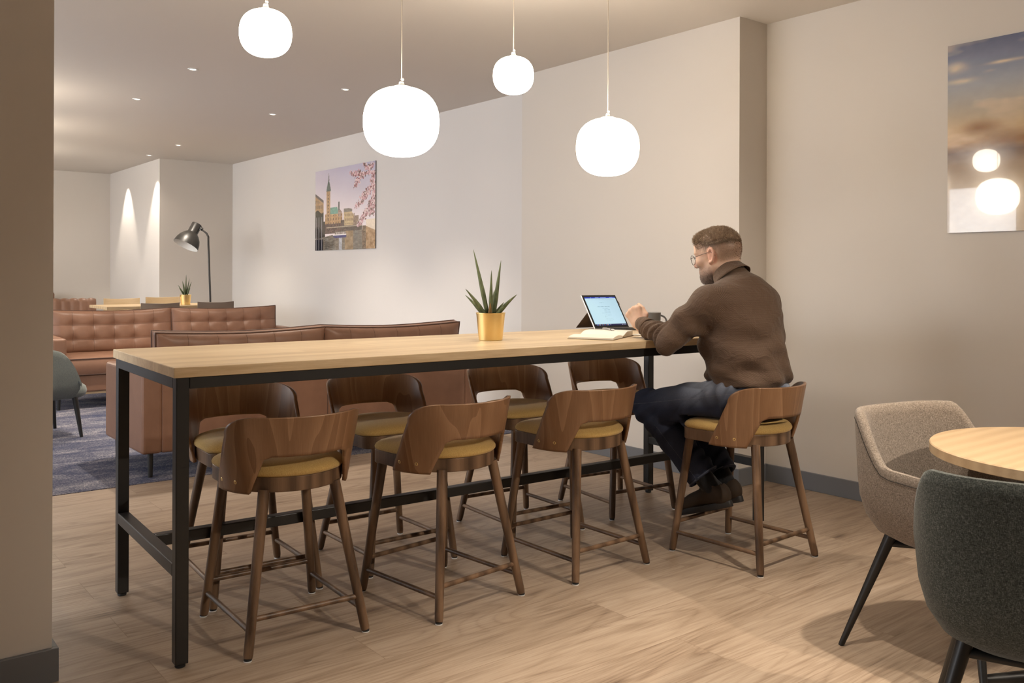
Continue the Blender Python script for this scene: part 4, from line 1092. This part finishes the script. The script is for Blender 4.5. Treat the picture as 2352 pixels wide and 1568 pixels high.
w_nape = isH*ss(-.065, -.005, u_)*ss(-.020, -.060, f_)*(~ear)
w_fade = np.clip(np.maximum(w_side, w_nape*.8), 0, 1)*.85
w_fade = np.where(top, 1., w_fade)
cheek = ss(-.022, -.060, u_ - .55*np.maximum(0, f_-.055) + .25*np.maximum(0, .02-f_))*ss(-.005, .022, f_)*ss(-.150, -.120, u_)
lips = ((u_ > -.079) & (u_ < -.054) & (np.abs(l_) < .023) & (f_ > .072))
w_beard = isH*np.clip(cheek + ss(.004, 0, np.abs(u_+.049)-.004)*(np.abs(l_) < .032)*(f_ > .07), 0, 1)*(~lips)*(.45+.55*ss(-.055,-.095,u_))
w_red = isH*np.clip(.55*lips + .45*ear + .35*ss(.100,.118,f_), 0, .6)
at = body.data.color_attributes.new('fade', 'FLOAT_COLOR', 'POINT'); at.data.foreach_set('color', np.stack([w_fade, w_beard, w_red, np.ones(len(BV))], 1).astype(np.float32).reshape(-1))
def cap(name, mask, off, mat, parent=man):
    me = body.data; nv = len(me.vertices); Fq = np.zeros(len(me.loops), np.int32); me.loops.foreach_get('vertex_index', Fq); Fq = Fq.reshape(-1,4)
    F = Fq[mask[Fq].all(1)]; u = np.unique(F); mp = np.full(nv, -1); mp[u] = np.arange(len(u)); V = BV[u] - PO + NB[u]*off
    m2 = bpy.data.meshes.new(name); m2.from_pydata(V.tolist(), [], mp[F].tolist()); m2.update(); m2.polygons.foreach_set('use_smooth', [True]*len(m2.polygons)); m2.materials.append(mat)
    o = bpy.data.objects.new(name, m2); COL.objects.link(o); o.parent = parent; return o
def strands(name, ids, length, lean, rad, mat, parent, jit=.35, lift=0.):
    V = []; F = []
    for i, L, ln in zip(ids, length, lean):
        n = NB[i]; p = BV[i] - PO + n*lift + rs.randn(3)*.0012; d = n*.9 + ln + rs.randn(3)*jit; d /= np.linalg.norm(d); a = np.cross(d, (.3,.5,.8)); a /= np.linalg.norm(a); c = np.cross(d, a)
        b0 = len(V); m_ = p + d*L*.55 + rs.randn(3)*L*.05; e = p + (d*.85 + ln*.30)*L
        for r, q in ((rad, p - n*.002), (rad*.8, m_)): V += [q + a*r, q + (-a*.5 + c*.87)*r, q + (-a*.5 - c*.87)*r]
        V.append(e)
        for k in range(3):
            j = (k+1) % 3; F += [(b0+k, b0+j, b0+3+j, b0+3+k), (b0+3+k, b0+3+j, b0+6)]
    me = bpy.data.meshes.new(name); me.from_pydata([tuple(v) for v in V], [], F); me.update(); me.materials.append(mat); o = bpy.data.objects.new(name, me); COL.objects.link(o); o.parent = parent; return o
hs = cap('hair', top, .0035, M['hair_side'])
ids = rs.choice(np.flatnonzero(top), 5200); frontal = np.clip((f_[ids]-.01)/.07, 0, 1)*np.clip((u_[ids]-.06)/.04, 0, 1)
strands('hair_strand', ids, .008+.015*frontal+.005*rs.rand(len(ids)), (hf*.35+hu*.35)[None] + frontal[:,None]*(hf*.35+hu*.25)[None], .00075, M['hair'], hs, .38, .002)['kind'] = 'stuff'
wt = isH*(~top)*(~ear)*ss(.020,.050,u_)*ss(.072,.062,f_)*ss(topl-.034, topl, u_); ids = rs.choice(len(BV), 2600, p=wt/wt.sum())
strands('temple_hair', ids, .004+.006*ss(.03,.06,u_[ids]), (-hu*.55-hf*.55)[None]*np.ones((len(ids),1)), .00065, M['hair'], man, .3)['kind'] = 'stuff'
wf = w_fade*(~top); ids = rs.choice(len(BV), 5200, p=wf/wf.sum()); strands('cropped_hair', ids, .0022+.003*rs.rand(len(ids))*ss(.0,.06,u_[ids]), (-hu*.9-hf*.35)[None]*np.ones((len(ids),1)), .00042, M['hair_side'], man, .3)['kind'] = 'stuff'
wb = w_beard**1.5; ids = rs.choice(len(BV), 5200, p=wb/wb.sum()); strands('beard', ids, .0025+.006*ss(-.07,-.115,u_[ids])*rs.rand(len(ids)), (-hu*.8)[None]*np.ones((len(ids),1)), .00042, M['beard'], man, .3)['kind'] = 'stuff'
for s in (1,-1):
    mb = MB().tube([Vector(hp(.099,s*.014,.018)-PO), Vector(hp(.097,s*.030,.024)-PO), Vector(hp(.080,s*.050,.018)-PO)], [.0035,.0042,.0018], 8); mb.build('eyebrow', M['hair'], man, smooth=180)

# ---- glasses
M['wire'] = plain('thin_dark_metal_wire', (.03,.024,.02), .3, .8)
def lens_ring(s):
    c = hp(.112,s*.033,-.004); n = hf; return [c + hl*(.0225*math.cos(t)) + hu*(.0215*math.sin(t)) - hf*.006*abs(math.cos(t))*(1 if math.cos(t)*s > 0 else 0) for t in np.linspace(0, 2*PI, 33)]
gb = MB()
for s in (1,-1): gb.tube([Vector(p-PO) for p in lens_ring(s)], .0011, 8)
gb.tube([Vector(hp(.112,.0105,.001)-PO), Vector(hp(.1165,0,.005)-PO), Vector(hp(.112,-.0105,.001)-PO)], .0011, 8)
go = gb.build('glasses', M['wire'], man, smooth=180)
for s in (1,-1):
    MB().tube([Vector(hp(.107,s*.0555,.002)-PO), Vector(hp(.098,s*.071,.004)-PO), Vector(hp(.02,s*.0815,.012)-PO), Vector(hp(-.012,s*.083,.014)-PO), Vector(hp(-.030,s*.080,-.006)-PO)], .0012, 8).build('temple', M['wire'], go, smooth=180)
    r = lens_ring(s); lm = MB(); cc = np.mean(r[:-1], 0); lm.add([Vector(p-PO) for p in r[:-1]] + [Vector(cc-PO)], [(i,(i+1)%32,32) for i in range(32)]); lm.build('lens', M['pane'], go)

# ---- shirt
T = Field((2.84,2.22,.70), (3.64,3.02,1.32), .0033)
T.ell((3.232,2.424,.745), (.168,.146,.075), k=.03).ell((3.232,2.428,.82), (.174,.156,.12), k=.05, p=2.3).ell(J['belly'], (.190,.168,.15), k=.07).ell((3.228,2.462,1.04), (.196,.148,.15), k=.07)
T.ell((3.226,2.462,1.12), (.178,.112,.09), k=.06)
T.cone(J['shL']+np.array((.02,-.005,-.012)), J['shR']+np.array((-.02,-.005,-.012)), .077, .077, .05)
T.cone((3.224,2.478,1.165), (3.224,2.500,1.205), .092, .064, .05)
for s in 'LR':
    T.cone(J['sh'+s], (J['sh'+s]+J['el'+s])/2, .070, .066, .04).cone((J['sh'+s]+J['el'+s])/2, J['el'+s], .066, .057, .03)
    e, w = J['el'+s], J['wr'+s]; T.cone(e, e+(w-e)*.5, .055, .049, .02).cone(e+(w-e)*.5, e+(w-e)*.90, .047, .040, .02)
# folds
sl, g = T.sub((2.84,2.22,.70), (3.64,3.02,1.32)); fold = np.zeros_like(T.D)
for s, sg in (('L',1),('R',1)):
    e, w, sh_ = J['el'+s], J['wr'+s], J['sh'+s]
    ab = w-e; t = sum((g[i]-e[i])*ab[i] for i in range(3))/(ab@ab); dist = np.sqrt(sum((g[i]-e[i]-t*ab[i])**2 for i in range(3)))
    fold += np.where((t > -.05) & (t < .95) & (dist < .085), .0050*np.sin(t*34 + 2.2*np.sin(9*g[0]+31*g[2]))*np.clip((t+.05)*6,0,1), 0)
    ab = e-sh_; t = sum((g[i]-sh_[i])*ab[i] for i in range(3))/(ab@ab); dist = np.sqrt(sum((g[i]-sh_[i]-t*ab[i])**2 for i in range(3)))
    fold += np.where((t > .0) & (t < 1.) & (dist < .10), .0042*np.sin(t*13 + 26*g[2] - 22*g[1] + 2*np.sin(17*g[0]))*np.clip(t*4,0,1)*np.clip((1-t)*4,0,1), 0)
tz = np.clip((1.14-g[2])/.1, 0, 1)
fold += .0055*tz*np.sin(34*g[2] + 20*g[1] + 15*g[0] + 1.9*np.sin(16*g[0]-11*g[2])) + .0040*tz*np.sin(51*g[2] - 30*g[1] + 12*g[0] + 1.6*np.sin(21*g[1]))
fold += .0030*np.clip((.86-g[2])/.1,0,1)*np.sin(62*g[2]+24*g[0]+2.*np.sin(23*g[0]+19*g[1]))
T.D += fold.astype(np.float32); del fold
table_cut(T)
sl, g = T.sub((2.84,2.22,.70), (3.64,3.02,.80)); T.op(sl, g[2] - (.748 + .008*np.sin(23*g[0]+14*g[1])), .004, cut=True)
for s in 'LR':      # open cuffs
    e, w = J['el'+s], J['wr'+s]; ax_ = (w-e)/np.linalg.norm(w-e); c = e+(w-e)*.93
    T.cone(c - ax_*.02, c + ax_*.07, .031, .033, .004, cut=True)
def shirt_uv(V):
    # torso: angle about the spine and height; sleeves: around and along the bone
    U = np.zeros((len(V),2)); best = np.full(len(V), 9.)
    def seg(a, b, r, ref, base):
        nonlocal U, best
        ab = b-a; L = np.linalg.norm(ab); d_ = ab/L; t = (V-a)@d_; tc = np.clip(t, 0, L); q = V-a-tc[:,None]*d_; dist = np.linalg.norm(q, axis=1)/r
        x = np.array(ref)-d_*(np.array(ref)@d_); x /= np.linalg.norm(x); y = np.cross(d_, x); an = np.arctan2(q@y, q@x); k = dist < best
        U[k] = np.stack([an[k]*r + base, t[k]], 1); best = np.where(k, dist, best)
    seg(np.array((3.228,2.45,.70)), np.array((3.226,2.46,1.24)), .185, (0,-1,0), 0)
    for s, bx in (('L',1.),('R',2.)):
        seg(J['sh'+s], J['el'+s], .072, (-.8,-.6,0), bx); seg(J['el'+s], J['wr'+s], .054, (-.8,-.6,0), bx)
    return U
def shirt_mat():
    m = NT('brown_shirt_with_fine_dots', (.05,.03,.02), .75, spec=.25); uv = m.n('TexCoord').outputs['UV']
    sp = m.n('SeparateXYZ'); m.l(uv, sp.inputs[0]); U = m.math('MULTIPLY', sp.outputs[0], 205.); Vv = m.math('MULTIPLY', sp.outputs[1], 260.)
    row = m.math('FLOOR', Vv); par = m.math('MULTIPLY', m.math('MODULO', m.math('ABSOLUTE', row), 2.), .5)
    fu = m.math('SUBTRACT', m.math('FRACT', m.math('ADD', U, par)), .5); fv = m.math('SUBTRACT', m.math('FRACT', Vv), .5)
    d = m.math('SQRT', m.math('ADD', m.math('MULTIPLY', fu, fu), m.math('MULTIPLY', m.math('MULTIPLY', fv, fv), 1.6)))
    dot = m.n('MapRange'); m.l(d, dot.inputs[0]); dot.inputs[1].default_value = .14; dot.inputs[2].default_value = .40; dot.inputs[3].default_value = 1.; dot.inputs[4].default_value = 0.
    m.col(m.mix((.078,.046,.029), (.205,.135,.087), dot.outputs[0])); m.b.inputs['Sheen Weight'].default_value = .12
    m.bump(m.noise(m.coord((1,1,1.4)), 13, 3, .5, 1.3), .6, .014); return m.m
M['shirt'] = shirt_mat()
shirt, _ = field_obj('shirt', T, M['shirt'], smooth_it=2, uvf=shirt_uv); del T
# collar: folded stand collar, cuffs as separate bands
def band(name, rings_c, mat, parent, uvs=None, th=.0022):
    mb = MB(); V = []; F = []; n = len(rings_c[0])
    me = bpy.data.meshes.new(name); 
    for r in rings_c: V += [tuple(np.array(p)-PO) for p in r]
    for k in range(len(rings_c)-1):
        for i in range(n-1): F.append((k*n+i, k*n+i+1, (k+1)*n+i+1, (k+1)*n+i))
    me.from_pydata(V, [], F); me.update(); uvl = me.uv_layers.new(name='UVMap')
    for lp in me.loops:
        i = lp.vertex_index; k_ = i//n; vv = sum(np.linalg.norm(np.array(rings_c[j+1][n//2])-np.array(rings_c[j][n//2])) for j in range(k_)); uvl.data[lp.index].uv = ((i % n)*np.linalg.norm(np.array(rings_c[0][1])-np.array(rings_c[0][0])), vv)
    o = link(name, me, mat, parent, smooth=60); s = o.modifiers.new('thick', 'SOLIDIFY'); s.thickness = th; s.offset = 0; return o
nb_ = hp(-.034,0,-.085); ncol = np.array((3.223,2.510,1.196)); nax = (hp(-.030,0,-.055)-J['c7']); nax /= np.linalg.norm(nax)
sx_ = np.array((1.,0,0)); sy_ = np.cross(nax, sx_); 
if sy_[1] < 0: sy_ = -sy_
def collar_ring(r, hz, dip, spread=0.):
    out = []
    for i in range(41):
        t = -PI*.5 + .22 + (2*PI-.44)*i/40      # opens at the front
        t2 = PI/2 + .20 + (2*PI-.40)*i/40
        fr = max(0., math.sin(t2)); out.append(ncol + sx_*(r*math.cos(t2)) + sy_*(r*1.06*math.sin(t2)) + nax*(hz - dip*fr**2) + np.array((0,0,0)))
    return out
band('collar', [collar_ring(.064,.012,.02), collar_ring(.0635,.045,.022), collar_ring(.0640,.058,.024), collar_ring(.068,.060,.026), collar_ring(.074,.040,.034), collar_ring(.083,.016,.052), collar_ring(.090,.002,.075)], M['shirt'], shirt)
for s in 'LR':
    e, w = J['el'+s], J['wr'+s]; ax_ = (w-e)/np.linalg.norm(w-e); x = np.cross(ax_, (0,0,1.)); x /= np.linalg.norm(x); y = np.cross(x, ax_)
    rings = []
    for k, (t, r) in enumerate(((.76,.0425),(.86,.0400),(.97,.0375),(1.045,.0370))):
        c = e+(w-e)*t + np.array((0,0,.005)); rings.append([c + x*(r*math.cos(a_)) + y*(r*.92*math.sin(a_)) for a_ in np.linspace(0, 2*PI, 33)])
    band('cuff', rings, M['shirt'], shirt)

# ---- jeans, belt, socks, shoes
Jn = Field((2.96,2.22,.24), (3.46,3.00,.80), .0037)
Jn.ell((3.232,2.412,.69), (.170,.140,.095), k=.03, p=2.3).ell((3.232,2.42,.735), (.165,.142,.05), k=.03)
for s in 'LR':
    h_, kn, an = J['hip'+s], J['kn'+s], J['an'+s]; hem = kn+(an-kn)*.90
    Jn.cone(h_, h_+(kn-h_)*.5, .090, .082, .04).cone(h_+(kn-h_)*.5, kn, .083, .074, .03).cone(kn, kn+(hem-kn)*.5, .072, .068, .02).cone(kn+(hem-kn)*.5, hem, .068, .073, .02)
sl, g = Jn.sub((2.96,2.22,.24), (3.46,3.00,.80))
fold = np.zeros_like(Jn.D)
for s in 'LR':
    kn, an, h_ = J['kn'+s], J['an'+s], J['hip'+s]
    dk = np.sqrt(sum((g[i]-kn[i])**2 for i in range(3))); fold += .0045*np.exp(-((dk-.085)/.04)**2)*np.sin(70*g[1]+90*g[2]+18*g[0])
    ab = an-kn; t = sum((g[i]-kn[i])*ab[i] for i in range(3))/(ab@ab); fold += np.where((t > .35) & (t < 1.), .0030*np.sin(t*30+25*g[0]+3*np.sin(30*g[1])), 0)
    dh = np.sqrt(sum((g[i]-h_[i])**2 for i in range(3))); fold += .0028*np.exp(-((dh-.11)/.05)**2)*np.sin(60*g[0]+75*g[1]-30*g[2])
Jn.D += fold.astype(np.float32); del fold
Jn.op(sl, np.maximum(np.maximum(g[2]-.604, g[1]-2.645), .50-g[2]), .008, cut=True)
for s in 'LR':
    kn, an = J['kn'+s], J['an'+s]; d_ = (an-kn)/np.linalg.norm(an-kn); hem = kn+(an-kn)*.90
    pl = sum((g[i]-hem[i])*d_[i] for i in range(3)); near = np.sqrt(sum((g[i]-hem[i])**2 for i in range(3))) - .12
    Jn.op(sl, np.maximum(-pl, near), .003, cut=True)            # flat hem
    Jn.cone(hem-d_*.010, hem+d_*.05, .056, .060, .003, cut=True)  # open leg
def jeans_uv(V):
    U = np.zeros((len(V),2)); best = np.full(len(V), 9.)
    for s, bx in (('L',0.),('R',1.)):
        ln = 0
        for a, b, r in ((J['hip'+s],J['kn'+s],.085),(J['kn'+s],J['an'+s],.06)):
            ab = b-a; L = np.linalg.norm(ab); d_ = ab/L; t = (V-a)@d_; tc = np.clip(t, 0, L); q = V-a-tc[:,None]*d_; dist = np.linalg.norm(q,axis=1)/r
            x = np.array((-1.,0,0)); x = x-d_*(x@d_); x /= np.linalg.norm(x); y = np.cross(d_, x); y = y if y[2] > 0 or abs(y[2]) < .5 else -y
            an = np.arctan2(q@y, q@x); k = dist < best; U[k] = np.stack([an[k]/(2*PI)+bx, t[k]+ln], 1); best = np.where(k, dist, best); ln += L
    return U
def jeans_mat():
    m = NT('washed_dark_denim', (.03,.035,.06), .8, spec=.2); uv = m.n('TexCoord').outputs['UV']; sp = m.n('SeparateXYZ'); m.l(uv, sp.inputs[0])
    fu = m.math('FRACT', m.math('ADD', sp.outputs[0], 10.)); 
    fade = m.n('MapRange'); m.l(m.math('ABSOLUTE', m.math('SUBTRACT', m.math('FRACT', m.math('ADD', sp.outputs[0], 10.25)), .5)), fade.inputs[0]); fade.inputs[1].default_value = .02; fade.inputs[2].default_value = .30; fade.inputs[3].default_value = 1.; fade.inputs[4].default_value = 0.
    fl_ = m.n('MapRange'); m.l(sp.outputs[1], fl_.inputs[0]); fl_.inputs[1].default_value = .08; fl_.inputs[2].default_value = .42; fl_.inputs[3].default_value = 1.; fl_.inputs[4].default_value = 0.
    n = m.noise(m.coord(), 9, 4, .6); wv = m.noise(m.coord((1,1,1)), 380, 2, .7)
    f = m.math('MULTIPLY', m.math('MULTIPLY', fade.outputs[0], fl_.outputs[0]), m.math('ADD', n, .35))
    c = m.mix((.030,.037,.066), (.30,.33,.40), f); c = m.mix(c, m.ramp(wv, [(.3,(.5,.5,.5)),(.7,(1.,1.,1.))]), .5, 'MULTIPLY')
    d0 = m.math('ABSOLUTE', m.math('SUBTRACT', fu, .035)); ln = m.math('LESS_THAN', d0, .0022); st = m.math('GREATER_THAN', m.math('FRACT', m.math('MULTIPLY', sp.outputs[1], 140.)), .35)
    c = m.mix(c, (.15,.15,.17), m.math('MULTIPLY', m.math('MULTIPLY', ln, st), .5)); m.col(c); m.bump(wv, .25, .001); return m.m
M['denim'] = jeans_mat()
jeans, _ = field_obj('jeans', Jn, M['denim'], smooth_it=2, uvf=jeans_uv); del Jn
for s in 'LR':
    kn, an = J['kn'+s], J['an'+s]; d_ = (an-kn)/np.linalg.norm(an-kn); hem = kn+(an-kn)*.885; x = np.cross(d_, (0,0,1.)); x /= np.linalg.norm(x); y = np.cross(d_, x)
    MB().tube([Vector(hem + x*(.0735*math.cos(t)) + y*(.0735*math.sin(t)) - PO) for t in np.linspace(0,2*PI,33)], .0030, 6).build('hem', M['denim'], jeans, smooth=180)
# back pocket stitching on the left hip and belt
M['leather_black'] = plain('black_leather_belt', (.012,.010,.009), .4)
bp_ = [Vector((.172*math.cos(t)*1.0, -.026+.145*math.sin(t), .752)) for t in np.linspace(0, 2*PI, 49)]
bm2 = MB(); rings = []
for zz, g_ in ((.735,0),(.735,.003),(.768,.003),(.768,0)): rings.append([(p.x*(1+g_*6)*.985, (p.y+.026)*(1+g_*6)*.985-.026, zz) for p in bp_[:-1]])
bm2.loft(rings, False, False).build('belt', M['leather_black'], man, smooth=40)
M['sock'] = fabric('black_sock', (.008,.008,.009), (.018,.018,.02), 300); M['shoe'] = NT('dark_brown_suede', (.036,.023,.014), .7, spec=.25).m; M['sole'] = plain('black_rubber_sole', (.014,.012,.011), .6)
M['lace'] = plain('pale_lace', (.40,.36,.31), .8)
for s, toe, heel in (('L', np.array((3.140,2.742,.135)), np.array((3.176,2.470,.225))), ('R', np.array((3.292,2.795,.128)), np.array((3.312,2.518,.215)))):
    an = J['an'+s]; d_ = (toe-heel)/np.linalg.norm(toe-heel); lat = np.cross(d_, (0,0,1.)); lat /= np.linalg.norm(lat); up = np.cross(lat, d_); R3 = np.stack([d_, lat, up])
    sk = MB().tube([Vector(J['kn'+s]+(an-J['kn'+s])*.70-PO), Vector(an-PO), Vector(heel+d_*.055+up*.055-PO)], [.044,.043,.043], 24); sk.build('sock', M['sock'], man, smooth=180)
    Sh = Field(np.minimum(toe,heel)-.10, np.maximum(toe,heel)+.13, .0032); q = lambda f, l, u: heel + d_*f + lat*l + up*u
    Sh.cone(q(.043,0,.040), q(.20,0,.032), .040, .037, .02, squash=(lat,.98)).ell(q(.235,0,.028), (.052,.046,.030), R3, .02).ell(q(.045,0,.045), (.042,.034,.048), R3, .02)
    Sh.cone(q(.055,0,.060), q(.075,0,.088), .042, .043, .02).cone(q(.10,0,.060), q(.18,0,.040), .036, .032, .02)
    slx, gg = Sh.sub(np.minimum(toe,heel)-.10, np.maximum(toe,heel)+.13); uu_ = sum((gg[i]-heel[i])*up[i] for i in range(3)); Sh.op(slx, uu_ - .008, .004, cut=True)
    Sh.op(slx, .100 + .10*(sum((gg[i]-heel[i])*d_[i] for i in range(3))-.06)*0 - uu_, .004, cut=True)
    Sh.cone(q(.055,0,.075), q(.06,0,.13), .034, .036, .003, cut=True)
    sho, _ = field_obj('shoe', Sh, M['shoe'], smooth_it=2)
    ol = []
    for i in range(40):
        t = 2*PI*i/40; f = .143+.143*math.cos(t); w = .040 + .008*math.sin(min(1,max(0,f/.28))*PI*.9) - .004*(f < .1); ol.append((f, w*math.copysign(abs(math.sin(t))**.75, math.sin(t))))
    sm_ = MB().loft([[Vector(q(f*.99+.001, l*.97, -.012)-PO) for f, l in ol], [Vector(q(f, l, -.008)-PO) for f, l in ol], [Vector(q(f, l, .012)-PO) for f, l in ol], [Vector(q(f*.99+.001, l*.97, .015)-PO) for f, l in ol]])
    sm_.build('sole', M['sole'], sho, smooth=40)
    for k in range(4):
        f = .115+.024*k; hgt = .0985-.014*k; MB().tube([Vector(q(f,-.026,hgt-.012)-PO), Vector(q(f+.006,0,hgt+.003)-PO), Vector(q(f,.026,hgt-.012)-PO)], .0022, 6).build('lace', M['lace'], sho, smooth=180)
# ------------------------------------------------------------------ lights
def spot(loc, power, ang=70, blend=.6, col=(1.,.88,.74), rad=.03, aim=None):
    l = bpy.data.lights.new('downlight_beam', 'SPOT'); l.energy = power; l.spot_size = math.radians(ang); l.spot_blend = blend; l.color = col; l.shadow_soft_size = rad
    o = bpy.data.objects.new('downlight_beam', l); COL.objects.link(o); o.location = loc
    d = (Vector(aim) - Vector(loc)) if aim else Vector((0,0,-1))
    o.rotation_euler = d.to_track_quat('-Z', 'Y').to_euler(); return o
for x, y, p in ((.9,1.2,75),(1.1,-1.6,120),(1.9,1.15,120),(2.85,1.2,160),(2.23,6.6,170),(2.24,8.04,170),(3.45,8.0,150),(3.44,6.54,150),(3.43,10.64,130),(3.44,11.80,8)):  # the rear camera-side beam is added fill for faces turned to the camera
    spot((x,y,CEIL-.015), p, 95 if y > 5 else (66 if x < 1 else 84 if y > 0 else 110), .9)
spot((2.7,-1.3,CEIL-.02), 300, 58, .8, rad=.04, aim=(2.65,2.7,.55))  # added fill beam, aimed forward to brighten the stool backs
for y in (12.14, 13.5): spot((3.475,y,CEIL-.02), 70, 62, .5, (1,.88,.74), .015, aim=(3.56,y,0))
for y in WINS:
    l = bpy.data.lights.new('window_portal', 'AREA'); l.shape = 'RECTANGLE'; l.size = y[1]-y[0]; l.size_y = wz1-wz0; l.cycles.is_portal = True
    o = bpy.data.objects.new('window_portal', l); COL.objects.link(o); o.location = (XL-.01, (y[0]+y[1])/2, (wz0+wz1)/2); o.rotation_euler = (PI/2, 0, -PI/2)
w = bpy.data.worlds.new('overcast_daylight'); S.world = w; w.use_nodes = True
bg = w.node_tree.nodes['Background']; bg.inputs[0].default_value = (.90,.94,1.,1); bg.inputs[1].default_value = 7.4
S.view_settings.view_transform = 'Standard'; S.view_settings.look = 'None'; S.view_settings.gamma = 1; S.view_settings.use_curve_mapping = False
S.view_settings.exposure = .40
S.cycles.use_denoising = True
S.cycles.max_bounces = 8; S.cycles.diffuse_bounces = 4; S.cycles.glossy_bounces = 4; S.cycles.transparent_max_bounces = 12; S.cycles.sample_clamp_indirect = 6
S.cycles.caustics_reflective = False; S.cycles.caustics_refractive = False
